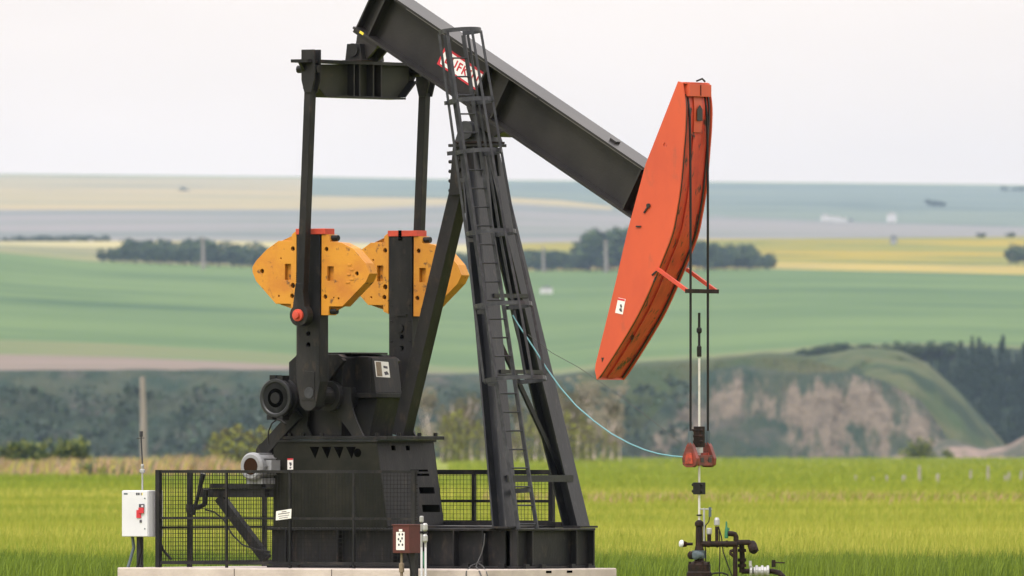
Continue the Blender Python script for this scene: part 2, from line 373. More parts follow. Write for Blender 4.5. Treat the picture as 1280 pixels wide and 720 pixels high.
for sgn,qs in ((1,0.0),(-1,1.99)):
    qo=-1.09+qs; qi=qo+.18
    m=MB().use('black')
    w=.178; ztp=4.17
    crk=[(PC-w,2.33),(PC-w,ztp),(PC+w,ztp),(PC+w,2.33),(PC+.11,2.02),(PC+.04,1.97),(PC-.05,1.97),(PC-.12,2.03)]
    hs=[circ((PC+.02,2.76),.032,12),circ((PC+.02,2.9),.032,12),circ((PC+.02,3.02),.032,12)]
    if qs==0: hs=[circ((PC,2.93),.034,12),circ((PC,2.79),.034,12)]
    m.prismQ(crk,qo,qi,hs)
    for z in (2.75,3.75): m.prismQ(circ((PC,z),.02),qo-.004,qo-.001)
    m.use('dark_fill').box((PC-.06,qo+.06,2.68),(PC+.08,qo+.10,3.1))
    m.use('black')
    if qs>0:
        m.box((PC-.10,qo-.012,3.16),(PC+.10,qo-.001,3.19)); m.prismQ(circ((PC,2.98+.03),.05),qo-.02,qo-.001)
        for z in (2.6,2.85,3.1,3.3,3.5): 
            for x in (-.14,.14): m.prismQ(circ((PC+x,z),.012,8),qo-.012,qo-.001)
    else:                                                     # rack teeth along both edges of the near crank
        for k in range(50):
            z=2.36+k*.027
            m.box((PC-w-.012,qo+.0,z),(PC-w+.001,qo+.05,z+.013)); m.box((PC+w-.03,qo-.008,z),(PC+w-.003,qo-.001,z+.013))
        m.prismQ([(PC-.10,2.10),(PC+.10,2.10),(PC+.10,2.45),(PC-.08,2.47)],qo-.010,qo-.001,[circ((PC+.02,2.19),.075,16)])
        m.use('steel').prismQ(circ((PC+.02,2.19),.072,18),qo-.018,qo-.001)
    cr=m.build('crank',None,pj,bevel=.006)
    for side,(poly,H) in enumerate(((WL,HL),(WR,HR))):
        pl=[onQ(x,y,QW) for x,y in poly]
        if side==0: pl=[(min(p[0],PC-w-.004),p[1]) for p in pl]
        else: pl=[(max(p[0],PC+w+.004),p[1]) for p in pl]
        m=MB().use('yellow')
        m.prismQ(pl,QW+qs,QW+qs+.045,hole_loops(H)); m.prismQ(pl,QW+qs+.06,QW+qs+.175)
        # rim between the two skins so the edge is closed
        cx=sum(p[0] for p in pl)/len(pl); cz=sum(p[1] for p in pl)/len(pl)
        inn=[(cx+(p[0]-cx)*.97,cz+(p[1]-cz)*.97) for p in pl]
        m.prismQ(pl,QW+qs+.045,QW+qs+.060,[inn])
        # raised casting numbers (worn, unreadable) as small pads
        if side==1:
            for k,(x,y) in enumerate(((437,331),(440,337),(436,343),(440,349),(435,353))):
                c=onQ(x,y,QW); m.box((c[0]-.03,QW+qs-.008,c[1]-.012),(c[0]+.03,QW+qs-.001,c[1]+.012))
        m.use('hole')
        for h in H:
            if h[0]=='c' and h[3]>.02:
                c=onQ(h[1],h[2],QW); m.prismQ(circ(c,h[3]*.55,8),QW+qs+.02,QW+qs+.059)
        m.use('black')
        bl={0:[(367,362)],1:[(415.5,297.5),(414,389),(402.5,359)]}[side]
        for x,y in bl:
            c=onQ(x,y,QW); c=(c[0],c[1]); m.tube((c[0]-.05,QW+qs+.06,c[1]),(c[0]+.05,QW+qs+.06,c[1]),.038,n=8)
        m.build('counterweight',None,cr,bevel=.008)
    m=MB().use('red'); m.box((PC-w-.012,qo-.012,ztp+.003),(PC+w+.09,qi+.012,ztp+.075))
    if qs>0: m.use('dark_fill').box((PC-.025,qo-.016,ztp-.05),(PC+.025,qo-.0125,ztp+.078))
    m.build('crank_cap',None,cr,bevel=.006)

# ---- pitmans
for qn in (-1.235,1.235):
    if qn<0: pt=onQ(389,82,qn); pb=onQ(377,394,qn); off=0
    T=Vector((pt[0],qn,pt[1])); B=Vector((pb[0],qn,pb[1])); dv=(B-T).normalized()
    m=MB().use('black'); m.bar(T+dv*.30,B-dv*.12,.105,.115,(0,1,0))
    sg=1 if qn<0 else -1
    m.prismQ([(pb[0]+.14*math.cos(R(a)),pb[1]+.14*math.sin(R(a))) for a in range(130,411,20)]+[(pb[0]+.052,pb[1]+.40),(pb[0]-.048,pb[1]+.40)],qn-.065,qn+.06)
    m.tube((pb[0],qn-.03,pb[1]),(pb[0],qn+sg*.14,pb[1]),.06)
    for o in (-.062,.062): m.prismQ([(T.x-.10,T.z+.20),(T.x+.10,T.z+.20),(T.x+.10,T.z-.18),(T.x+.055,T.z-.34),(T.x-.055,T.z-.34),(T.x-.10,T.z-.18)],qn+o-.014,qn+o+.014)
    pm=m.build('pitman',None,pj,bevel=.006)
    m=MB().use('red'); m.lathe((pb[0],qn-.066,pb[1]),[(.076,0),(.076,-.03),(.045,-.032),(.045,-.075),(.02,-.078)],(0,1,0),16); m.build('pin_cap',None,pm)

# ---- equalizer
PE=-1.77; m=MB().use('equal')
def E(x,y): return onP(x,y,PE+.10)
m.prismP([E(398,80),E(519,81),E(519,102),E(505,121.5),E(405,120.5),E(397,109)],PE-.012,PE+.012)
m.use('black')
tl=onP(374,76,PE); tr=onP(525,77,PE); zt_=tl[1]
m.box((PE-.13,tl[0],zt_-.02),(PE+.13,tr[0],zt_+.02))
zb=E(450,121.5)[1]; m.box((PE-.13,E(405,120)[0],zb-.012),(PE+.13,E(505,120)[0],zb+.012))
for (x0,y0),(x1,y1) in (((397,109),(405,120)),((519,102),(505,121))):
    a=E(x0,y0); c=E(x1,y1); m.bar((PE,a[0],a[1]),(PE,c[0],c[1]),.25,.02,(0,0,1))
for x in (442,449,466,476): q=onP(x,100,PE+.1)[0]; m.box((PE+.013,q-.012,zb+.013),(PE+.11,q+.012,zt_-.021)); m.box((PE-.11,q-.012,zb+.013),(PE-.013,q+.012,zt_-.021))
for q,s in ((tl[0],1),(tr[0],-1)):
    m.prismP([(q,zt_-.021),(q+s*.26,zt_-.021),(q+s*.26,zt_-.30),(q+s*.16,zt_-.20)],PE-.02,PE+.02)
    m.tube((PE-.16,q+s*.2,zt_-.10),(PE+.16,q+s*.2,zt_-.10),.05)
eq=m.build('equalizer',None,pj)
m=MB().use('black')
for q in (-.16,.19): m.prismQ([(PE-.13,zt_+.022),(PE+.13,zt_+.022),(PE+.10,zt_+.24),(PE-.10,zt_+.24)],q-.09,q+.05)
m.tube((PE,-.28,zt_+.16),(PE,.28,zt_+.16),.085,n=16); m.use('rust').box((PE-.15,-.30,zt_+.0205),(PE+.15,-.04,zt_+.035))
m.build('equalizer_bearing',None,eq,bevel=.008)

# ---- walking beam
A=onQ(440.5,35.5,-.19); B=onQ(792,275.5,-.19)
A=Vector((A[0],0,A[1])); B=Vector((B[0],0,B[1])); U=(B-A).normalized(); V=Vector((-U.z,0,U.x))
HB=.645; BW=.38; Lb=(B-A).length
b=MB().use('beam'); cA=A+V*HB/2; cB=B+V*HB/2
b.ibeam(cA,cB+U*.10,HB,BW,.030,.022,V)
def bp(u,v,q): p=A+U*u+V*v; return (p.x,q,p.z)
def bquad(m,u0,u1,v0,v1,q0,q1):
    vs=[bp(u,v,q) for q in (q0,q1) for u,v in ((u0,v0),(u1,v0),(u1,v1),(u0,v1))]
    m.add(vs,[(3,2,1,0),(4,5,6,7),(0,1,5,4),(1,2,6,5),(2,3,7,6),(3,0,4,7)])
for u in (.22,2.02,2.38,Lb-.25):
    bquad(b,u,u+.025,.031,HB-.031,-BW/2+.03,-.0115); bquad(b,u,u+.025,.031,HB-.031,.0115,BW/2-.03)
bquad(b,0,.02,.031,HB-.031,-BW/2+.06,-.0115)
# lifting lugs and bolts on top flange
for u in (Lb-.9,Lb-.15): bquad(b,u,u+.10,HB+.001,HB+.03,-.05,.05)
bquad(b,.0,.42,-.05,-.001,-.15,.15)
beam=b.build('walking_beam',None,pj)
bb=MB().use('beam'); 
for q in (-.15,.11): bb.prism([(0,0),(.34,0),(.27,-.22),(.08,-.22)],lambda p,q=q: bp(p[0]+.08,p[1]-.051,q),lambda p,q=q: bp(p[0]+.08,p[1]-.051,q+.04))
bb.build('tail_bracket',None,beam)
m=MB().use('yellowtag'); y0=A+U*.14
m.add([bp(.12,.003,-.192),bp(.185,.003,-.192),bp(.185,.036,-.192),bp(.12,.036,-.192)],[(0,1,2,3)]); m.build('yellow_tag',None,beam)
for u,v in ((Lb-.12,HB-.06),(Lb-.05,HB-.08)): MB().use('rod').prism(circ((u,v),.018,8),lambda p: bp(p[0],p[1],-.03),lambda p: bp(p[0],p[1],-.0115)).build('bolt',None,beam)
# thin pale seam strips just under the top flange lip
m=MB().use('seam'); 
for u0,u1 in ((.6,1.35),(1.42,2.9),(2.95,Lb-.2)): bquad(m,u0,u1,HB-.036,HB-.0305,-BW/2+.002,-BW/2+.012)
m.build('flange_seam',None,beam)
# ---- nameplate
cs=[onQ(x,y,-.03) for x,y in ((554.7,58.5),(607.5,94.6),(601,115.4),(547,79))]
cen=Vector((sum(c[0] for c in cs)/4,0,sum(c[1] for c in cs)/4)); uc=(cen-A).dot(U); vc=(cen-A).dot(V)
NW,NH=.372,.125
def np3(p,q): return bp(uc+p[0],vc+p[1],q)
m=MB().use('signred'); m.prism([(-NW,-NH),(NW,-NH),(NW,NH),(-NW,NH)],lambda p:np3(p,-.030),lambda p:np3(p,-.0115))
m.use('signwhite'); m.prism([(-NW+.045,-NH+.026),(NW-.045,-NH+.026),(NW-.015,0),(NW-.045,NH-.026),(-NW+.045,NH-.026),(-NW+.015,0)],lambda p:np3(p,-.0335),lambda p:np3(p,-.0305))
plate=m.build('nameplate',None,pj)
cu=bpy.data.curves.new('lettering','FONT'); cu.body='LUFKIN'; cu.size=.165; cu.align_x='CENTER'; cu.align_y='CENTER'; cu.extrude=.002; cu.offset=.002; cu.space_character=1.16
to=bpy.data.objects.new('tmp',cu); COL.objects.link(to); bpy.context.view_layer.update()
tm=bpy.data.meshes.new_from_object(to.evaluated_get(bpy.context.evaluated_depsgraph_get())); bpy.data.objects.remove(to)
for v in tm.vertices:
    p=np3((v.co.x*.92,v.co.y),-.0362-v.co.z); v.co=p
tm.materials.clear(); tm.materials.append(MT['signred']); tm.name='lettering'
lo=bpy.data.objects.new('lettering',tm); COL.objects.link(lo); lo.parent=plate

# ---- saddle bearing + Samson post
sp=MB().use('black')
zh=5.26
sp.prismQ([(-.36,4.66),(-.22,4.66),(.06,4.9),(.20,4.9),(.16,zh),(-.30,zh)],-.17,-.13); sp.prismQ([(-.36,4.66),(-.22,4.66),(.06,4.9),(.20,4.9),(.16,zh),(-.30,zh)],.13,.17)
sp.box((-.32,-.24,zh+.002),(.24,.24,zh+.04)); sp.box((-.30,-.129,4.75),(-.27,.129,zh))
for z in (4.72,4.84,4.96,5.08): 
    for q in (-.14,.02): sp.tube((-.37,q,z),(-.29,q,z),.024,n=8)
for z in (4.85,4.98,5.12): sp.tube((-.2,-.20,z),(-.2,-.171,z),.03,n=8)
post=sp.build('samson_post',None,pj,bevel=.006)
m=MB().use('steel'); ub=(Vector((-.02,0,zh))-A).dot(U)
m.tube((-.02,-.30,zh+.21),(-.02,.30,zh+.21),.115,n=18); m.prismQ([(-.24,zh+.042),(.20,zh+.042),(.10,zh+.30),(-.14,zh+.30)],-.23,.23)
m.use('rust').box((-.22,-.26,zh+.041),(.20,.26,zh+.07))
m.use('black').prism([(ub-.30,-.002),(ub+.36,-.002),(ub+.26,-.13),(ub-.14,-.13)],lambda p:bp(p[0],p[1],-.20),lambda p:bp(p[0],p[1],.20))
m.build('saddle_bearing',None,post,bevel=.008)
def leg(p0_,p1_,d_,b_):
    m=MB().use('legpaint'); m.ibeam(p0_,p1_,d_,b_,.024,.016,(1,0,.18)); return m
for q in (-1,1):
    m=leg((.937,q*.775,H0-.01),(-.01,q*.13,5.22),.22,.27); m.build('leg',None,post)
m=MB().use('black'); m.bar((-1.2,0,zt+.08),(-.285,0,4.80),.20,.18,(1,0,.3)); m.build('leg',None,post,bevel=.004)
m=MB().use('legpaint')
def legpt(q,z): 
    t=(z-H0-.03)/(5.22-H0-.03); return Vector((.93-.94*t+.11, q*(.77-.64*t), z))
for z in (1.12,2.45,3.4):
    a,c=legpt(-1,z),legpt(1,z); m.bar(a+Vector((.012,-.06 if z<2 else 0,0)),c+Vector((.012,.0,0)),.02,.085 if z<2 else .05)
a,c=legpt(-1,3.2),legpt(1,1.15); a.x-=.14;c.x-=.14; m.bar(a,c,.05,.05)
m.build('cross_brace',None,post)

# ---- ladder
ld=MB().use('steel'); lad_root=None
def lad(side,y):                       # image row -> rail point; rails lie in a plane leaning back with the post
    f=(661-y)/621.0
    z=.53+(6.72-.53)*f
    xl=648-.149*(661-y)+(23 if side else 0)
    P=1.2+(.09-1.2)*f + (.05 if side else -.05)
    q=onP(xl,y,P)
    return Vector((P,q[0],q[1]))
rails=[]
lroot=empty('ladder',(0,0,0)); lroot.parent=pj
stub=lad(1,612); MB().use('steel').bar(stub,legpt(-1,.95)+Vector((-.1,0,0)),.03,.06).build('bracket',None,lroot)
for yy in (225,300,390,480):
    a=lad(0,yy); MB().use('steel').bar(a,a+Vector((-.16,.05,0)),.02,.05).build('bracket',None,lroot)
for s_ in (0,1):
    MB().use('steel').bar(lad(s_,661),lad(s_,44),.05,.022,(0,1,0)).build('rail',None,lroot)
yy=655
while yy>50:
    MB().use('steel').tube(lad(0,yy),lad(1,yy),.012,n=6).build('rung',None,lroot); yy-=23.3
# ---- safety cage
hoops=[(41,.265),(128,.28),(192,.29),(293,.31),(384,.36),(477,.39)]
ladn=Vector((.93,-.36,.10)).normalized()
def ring(y,r):
    a,c=lad(0,y),lad(1,y); mid=(a+c)/2; t=(c-a).normalized()
    n=(ladn-t*ladn.dot(t)).normalized(); cc=mid+n*(r*.55)
    return [cc+(n*math.cos(R(an))+t*math.sin(R(an)))*r for an in range(-140,141,14)], cc, n, t
cage=empty('safety_cage',(0,0,0)); cage.parent=pj
for yy,e in ((190,(-.16,-.1,-.02)),(128,(-.08,-.1,-.01))):
    a=lad(0,yy); MB().use('steel').bar(a,a+Vector(e),.07,.05).build('bracket',None,cage)
rings=[ring(*h) for h in hoops]
for pts,cc,n,t in rings:
    m=MB().use('steel'); up=(lad(0,40)-lad(0,660)).normalized(); hh=.026
    inner=[cc+(p-cc)*.965 for p in pts]
    vs=[p+up*s for p in pts for s in (-hh,hh)]+[p+up*s for p in inner for s in (-hh,hh)]
    k=len(pts); fs=[]
    for i in range(k-1):
        o=2*i; fs+=[(o,o+2,o+3,o+1),(2*k+o+1,2*k+o+3,2*k+o+2,2*k+o),(o+1,o+3,2*k+o+3,2*k+o+1),(o,2*k+o,2*k+o+2,o+2)]
    m.add(vs,fs); 
    for e,rp in ((pts[0],lad(0,0)),(pts[-1],None)): pass
    m.build('hoop',None,cage)
for idx in (1,5,10,15,19):
    m=MB().use('steel')
    for i in range(len(rings)-1):
        m.bar(rings[i][0][idx],rings[i+1][0][idx],.034,.010,ladn if idx in (5,10,15) else (0,1,0))
    m.build('cage_bar',None,cage)
for i in (1,2,3,4,5):
    MB().use('steel').bar(rings[i][0][0],lad(0,hoops[i][0]),.02,.05).build('hoop_bracket',None,cage); MB().use('steel').bar(rings[i][0][-1],lad(1,hoops[i][0]),.02,.05).build('hoop_bracket',None,cage)

# ---- horsehead
LEFT=[(847.5,101.7),(820,172),(807,205),(784,290),(770,351),(756,409),(744.5,455),(743.6,463),(746,474.7)]
EDGE=[(853,103),(855,117),(856.7,135),(856,160),(854.5,181),(850,233),(845,266),(838.5,296),(824,333),(810,366),(795,397),(772.8,434.4),(748,473)]
HW=.30
left=[onQ(x,y,-HW) for x,y in LEFT]; edge=[onQ(x,y,-HW) for x,y in EDGE]
def smooth_curve(pts,n=36):
    pts=[Vector((p[0],p[1],0)) for p in pts]; out=[]
    for i in range(len(pts)-1):
        a=pts[max(i-1,0)];b_=pts[i];c_=pts[i+1];d_=pts[min(i+2,len(pts)-1)]
        for k in range(4):
            t=k/4; out.append(.5*((2*b_)+(c_-a)*t+(2*a-5*b_+4*c_-d_)*t*t+(3*b_-a-3*c_+d_)*t**3))
    out.append(pts[-1]); return [(p.x,p.y) for p in out]
arc=smooth_curve(edge)
out=left[::-1]+arc[:-1]
hb=MB().use('orange')
hl=[circ(onQ(831.5,181,-HW),.028,12)]
hb.prismQ(out[::-1],-HW,-HW+.02,hl); hb.prismQ(out[::-1],HW-.02,HW,[circ(onQ(831.5,181,HW),.036,12)])
back=[]
for i in range(2,len(left)-1):
    a,c=left[i],left[i+1]
    hb.add([(a[0]+.0,-HW+.021,a[1]),(c[0],-HW+.021,c[1]),(c[0],HW-.021,c[1]),(a[0],HW-.021,a[1])],[(0,1,2,3)])
head=hb.build('horsehead',None,pj)
m=MB().use('orange_arc')
ins=lambda p,o: (p[0]-o,p[1])
def arcsheet(m,q0,q1,o,i0=0,i1=None):
    a=arc[i0:i1]; nrm=[]
    for i in range(len(a)):
        p,q=a[max(i-1,0)],a[min(i+1,len(a)-1)]; d_=Vector((q[0]-p[0],0,q[1]-p[1])).normalized(); nrm.append(Vector((-d_.z,0,d_.x)))
    vs=[];th=.014
    for (p,n_) in zip(a,nrm):
        P_=Vector((p[0],0,p[1]))+n_*o; I_=P_-n_*th
        vs+= [(P_.x,q0,P_.z),(P_.x,q1,P_.z),(I_.x,q1,I_.z),(I_.x,q0,I_.z)]
    fs=[]
    for i in range(len(a)-1):
        for k in range(4): fs.append((4*i+k,4*i+(k+1)%4,4*i+4+(k+1)%4,4*i+4+k))
    fs+=[(0,1,2,3),(len(vs)-4,len(vs)-3,len(vs)-2,len(vs)-1)]
    m.add(vs,fs)
a0=arc[5];a1=arc[9]; 
# sign of normal: make it point outwards (+P)
arcsheet(m,-HW+.021,HW-.021,-.02 if False else -.028)
m.build('arc_plate',None,head)
m=MB().use('orange'); arcsheet(m,-.085,.085,-.010,2,14); m.use('orange_arc'); arcsheet(m,-.085,.085,-.0095,14,None); m.build('arc_center_strip',None,head)  # bright orange above, deeper orange below to paint the downward-facing shade
for q in (-.262,.235):
    m=MB().use('grease'); arcsheet(m,q,q+.02,-.008,4); m.build('cable_track',None,head)
m=MB().use('orange'); tp=arc[0]; c=onQ(854,108,-HW)
m.box((c[0]-.03,-.24,c[1]-.12),(c[0]+.055,.24,c[1]+.03)); m.box((c[0]-.04,-.27,c[1]+.032),(c[0]+.02,.22,c[1]+.055))
m.use('grease').prismP([(-.05,c[1]-.42),(.07,c[1]-.42),(.07,c[1]-.28),(.01,c[1]-.22),(-.05,c[1]-.28)],c[0]+.035,c[0]+.040)
m.use('cable').pipe([(c[0]+.05,-.08,c[1]+.07),(c[0]+.08,0,c[1]+.10),(c[0]+.05,.10,c[1]+.07)],.012); m.tube((c[0]+.06,0,c[1]-.11),(c[0]+.06,0,c[1]+.02),.006)
m.build('cable_anchor',None,head,bevel=.004)
m=MB().use('grease')
for (x0,y0,x1,y1,w_) in ((811,257,805,266,.018),(795,283,801,283,.014),(815,344,822,338,.018),(817,353,820,346,.018)):
    a,c=onQ(x0,y0,-HW-.01),onQ(x1,y1,-HW-.01); m.bar((a[0],-HW-.01,a[1]),(c[0],-HW-.01,c[1]),.018,w_,(0,1,0))
c=onQ(811,257,-HW); m.prismQ(circ(c,.028,10),-HW-.02,-HW-.001)
c=onQ(753.5,450,-HW); m.prismQ([(c[0]-.02,c[1]+.03),(c[0]+.02,c[1]+.03),(c[0]-.01,c[1]-.03)],-HW-.004,-HW-.001)
m.build('latch_pin',None,head)
sticker('warning_sticker',[(773,372),(782,374),(778.5,393),(769,391)],-HW-.001,head,
        [[(775,381),(777,380),(778,384),(776,385)],[(774,386),(777,385),(778,390),(775,389)]],('signred',[(773,372.5),(781.5,374.3),(781,376.6),(772.5,375)]))
# cable guide bracket
PG=3.35; m=MB().use('red')
zg=onP(876,364,PG)[1]; gq=(-.31,.33)
hl_=onQ(822,336,-.31); 
for q in gq: m.bar((hl_[0],q,hl_[1]),(PG,q,zg),.035,.045)
m.use('rust').bar((PG,gq[0]-.02,zg),(PG,gq[1]+.02,zg),.045,.05)
m.build('cable_guide',None,head)

# ---- bridle cables + carrier bar
PR=3.315
cb=MB().use('socket'); zc0=onQ(872,575,0)[1]
cb.box((PR-.10,-.15,zc0-.07),(PR+.10,.15,zc0+.06)); cb.use('grease').box((PR-.11,-.05,zc0-.05),(PR-.101,.05,zc0+.04)); cb.box((PR-.05,-.151,zc0-.04),(PR+.05,-.155,zc0+.04))
cb.use('grease').box((PR+.101,-.12,zc0-.03),(PR+.106,-.05,zc0+.03)); cb.box((PR+.101,.05,zc0-.03),(PR+.106,.12,zc0+.03))
carrier=cb.build('carrier_bar',None,pj,bevel=.012)
for q in (-.19,.19):
    m=MB().use('cable'); ztop_=onQ(861,121,q)[1]
    m.pipe([(PR-.10,q*.85,ztop_+.06),(PR-.045,q,ztop_-.02),(PR-.012,q,ztop_-.25),(PR-.004,q,ztop_-.7),(PR,q,ztop_-1.2),(PR,q,zc0+.26)],.0155,8)
    m.build('bridle_cable',None,pj)
    m=MB().use('socket'); zz=zc0
    tear=[(PR+.015,zz+.22),(PR+.05,zz+.17),(PR+.11,zz+.02),(PR+.10,zz-.06),(PR+.05,zz-.09),(PR-.05,zz-.09),(PR-.10,zz-.06),(PR-.11,zz+.02),(PR-.05,zz+.17),(PR-.015,zz+.22)]
    s=-1 if q<0 else 1
    m.prismQ(tear,q+s*.0-.03,q+.035)
    m.use('bluegrey').tube((PR,q,zz+.19),(PR,q,zz+.36),.032,n=10)
    m.use('clasp').prismQ([(PR-.06,zz-.05),(PR+.06,zz-.05),(PR+.04,zz+.09),(PR-.04,zz+.09)],q-.045,q-.031); m.prismQ([(PR-.06,zz-.05),(PR+.06,zz-.05),(PR+.04,zz+.09),(PR-.04,zz+.09)],q+.036,q+.05)
    m.build('cable_socket',None,carrier,bevel=.006)

# ================================================================== POLISHED ROD (hangs from the carrier bar)
pr=local_root('polished_rod'); tag(pr,'pale vertical polished rod hanging from carrier bar between the two cables','rod')
zy=lambda y: onQ(872,y,0)[1]
m=MB().use('rod').tube((PR,0,zy(653)),(PR,0,zy(448)),.0145,n=10); m.build('rod',None,pr)
m=MB().use('cable').tube((PR,0,zy(446)),(PR,0,zy(391)),.016,n=8); m.lathe((PR,0,zy(446)),[(.028,0),(.03,.02),(.03,.12),(.02,.14)],n=10); m.lathe((PR,0,zy(417)),[(.018,0),(.034,.02),(.034,.06),(.018,.08)],n=10); m.build('rod_tip',None,pr)
m=MB().use('rust').box((PR-.05,-.055,zy(559)),(PR+.05,.055,zy(533)))
for z in (538,545,552): m.tube((PR-.08,-.04,zy(z)),(PR+.09,-.04,zy(z)),.02,n=6)
m.use('galv').tube((PR,0,zy(566)),(PR,0,zy(559.5)),.05,n=10); m.build('rod_clamp',None,pr,bevel=.006)
m=MB().use('cable').box((PR-.055,-.06,zy(618)),(PR+.055,.06,zy(603)))
for z in (606,614): m.tube((PR-.08,-.03,zy(z)),(PR+.08,-.03,zy(z)),.022,n=6)
m.build('rod_clamp',None,pr,bevel=.006)
m=MB().use('cable').tube((PR,0,zy(645)),(PR,0,zy(643)),.035,n=10); m.build('rod_collar',None,pr)

# ================================================================== WELLHEAD
wh=local_root('wellhead'); tag(wh,'rusty wellhead with pipe manifold, valves and gauges standing in the grass','wellhead')
def wp(px,py,q=0.0): a=onQ(px,py,q); return Vector((a[0],q,a[1]))
def WX(px,py,dq=0):   # a point in the plane that faces the camera through the well
    w=world_at(px,py,(180-PR*ST+dq)/K); return to_local(w)
m=MB().use('rust'); c0=WX(872,720)
cz=lambda y: WX(872,y).z
X0=WX(872,650)
ctr=(PR,0,0)
m.lathe((PR,0,0),[(.155,cz(760)),(.155,cz(716)),(.14,cz(714)),(.14,cz(706)),(.12,cz(704)),(.06,cz(701)),(.055,cz(694))],n=20)
for k in range(8):
    a=R(45*k+10); m.tube((PR+.125*math.cos(a),.125*math.sin(a),cz(718)),(PR+.125*math.cos(a),.125*math.sin(a),cz(702)),.016,n=6)
m.build('casing_flange',None,wh)
m=MB().use('rust'); m.lathe((PR,0,0),[(.045,cz(695)),(.06,cz(688)),(.045,cz(682)),(.042,cz(658)),(.055,cz(657)),(.055,cz(653)),(.035,cz(651)),(.02,cz(650))],n=14); m.build('stuffing_box',None,wh)
m=MB().use('bluegrey'); a=WX(872,693)
m.box((PR-.06,-.07,cz(698)),(PR+.06,.07,cz(688))); m.lathe((PR-.0,-.10,cz(694)),[(.03,0),(.055,.01),(.055,.05),(.03,.06)],(0,1,0),12)
e=WX(877,694); m.lathe(e+Vector((0,-.12,0)),[(.02,0),(.045,.01),(.05,.06),(.03,.1)],(.3,1,0),12)
e=WX(865,694); m.use('rust').lathe(e,[(.03,-.05),(.05,-.03),(.05,.03),(.03,.05)],(1,.2,0),12); m.build('blowout_preventer',None,wh)
m=MB().use('rust')
xr=WX(920,680); def_pts=[WX(874,680),WX(900,680),WX(921,680)]
m.pipe(def_pts,.038,10)
for px in (884,895,907,918): p=WX(px,680); q_=WX(px+3,680); m.tube(p,q_,.046,n=10)
m.pipe([WX(921,684),WX(921,678),WX(936,678),WX(942,684),WX(946,690)],.036,10); m.lathe(WX(941,684),[(.05,-.07),(.06,-.03),(.06,.05),(.04,.08)],(.6,-.45,-.75),12)
m.pipe([WX(920,676),WX(920,671),WX(918.5,668),WX(914,667),WX(910,667)],.034,10); 
m.pipe([WX(919,680),WX(919,730)],.030,10)
m.pipe([WX(927,680,.1),WX(928,700,.1),WX(927,716,.1)],.034,10); 
for y in (688,700,707): m.tube(WX(927.5,y+2,.1),WX(927.5,y-2,.1),.055,n=10)
m.pipe([WX(920,687),WX(913,689),WX(913,692),WX(918,696)],.02,8)
m.pipe([WX(927,714,.1),WX(940,714,.1),WX(965,714,.1),WX(974,716),WX(980,722),WX(982,735)],.034,10)
m.build('flow_pipe',None,wh)
m=MB().use('galv'); 
m.tube(WX(942,714,.05),WX(958,714,.05),.055,n=14); 
for px in (937,944,951,958): m.lathe(WX(px,714,.05),[(.055,0),(.072,.005),(.072,.03),(.055,.035)],(CT,ST,0),14)
m.tube(WX(938,708),WX(938,701),.018,n=8); m.build('flow_meter',None,wh)
m=MB().use('rust'); m.tube(WX(967,709),WX(967,700),.026,n=10); m.pipe([WX(967,703),WX(981,703.5)],.010,6); m.build('ball_valve',None,wh)
m=MB().use('rust').tube(WX(886.5,678),WX(886.5,668),.026,n=10); m.use('galv').lathe(WX(886.5,668),[(.028,0),(.034,.01),(.034,.07),(.02,.08)],n=12); m.build('pressure_gauge',None,wh)
m=MB().use('rust').tube(WX(896,678),WX(896,658),.022,n=10); m.use('galv').lathe(WX(896,657),[(.024,0),(.036,.01),(.034,.07),(.02,.10)],n=12); m.build('pressure_gauge',None,wh)
m=MB().use('greenpaint').lathe(WX(908,673),[(.02,0),(.026,.02),(.022,.10),(.012,.15),(.010,.21)],n=10); m.tube(WX(908,667),WX(911,660),.015,n=8); m.build('relief_valve',None,wh)
m=MB().use('rust').pipe([WX(866,680),WX(858,680)],.018,8); m.use('hole').lathe(WX(858,680.5),[(.03,0),(.042,.05),(.045,.07)],(-1,-.2,.15),14); m.use('white').lathe(WX(851.5,679.5)+Vector((0,-.01,0)),[(.01,-.02),(.036,-.012),(.046,.0),(.046,.02)],(.55,.8,-.1),14); m.build('flood_light',None,wh)
m=MB().use('galv').tube(WX(880,677),WX(880,635),.013,n=8); m.tube(WX(874,636.5),WX(890,636.5),.010,n=6); m.use('bluegrey').tube(WX(887.5,646),WX(887.5,634),.018,n=8)
m.use('cable').pipe([WX(887,646),WX(886,652),WX(882,657),WX(881,664),WX(882,690),WX(882,725)],.007,6); m.build('sensor_mast',None,wh)
m=MB().use('cable').pipe([WX(899,664),WX(900,690),WX(899,725)],.007,6); m.pipe([WX(898,658),WX(902,672),WX(904,690),WX(910,707),WX(916,722)],.008,6)
m.pipe([WX(886,719),WX(893,716.5),WX(902,716),WX(909,718),WX(912,724)],.012,6); m.build('sensor_wire',None,wh)

# ================================================================== CONCRETE SLAB
sl_=local_root('concrete_slab'); tag(sl_,'pale weathered concrete slab carrying the black pumpjack','slab')
m=MB().use('concrete'); m.box((-4.37,-1.72,-.42),(1.30,1.13,-.002)); s=m.build('slab',None,sl_,bevel=.015)
m=MB().use('dark_fill')
for x in (686,712): 
    q0=onP(x-3.5,713,1.301); m.box((1.3005,q0[0],-.055),(1.303,q0[0]+.12,-.025))
m.build('lifting_slot',None,sl_)
for P in (-2.55,-1.05,.25):
    MB().use('dark_fill').box((P,-1.7235,-.42),(P+.008,-1.7205,-.01)).build('joint',None,sl_)

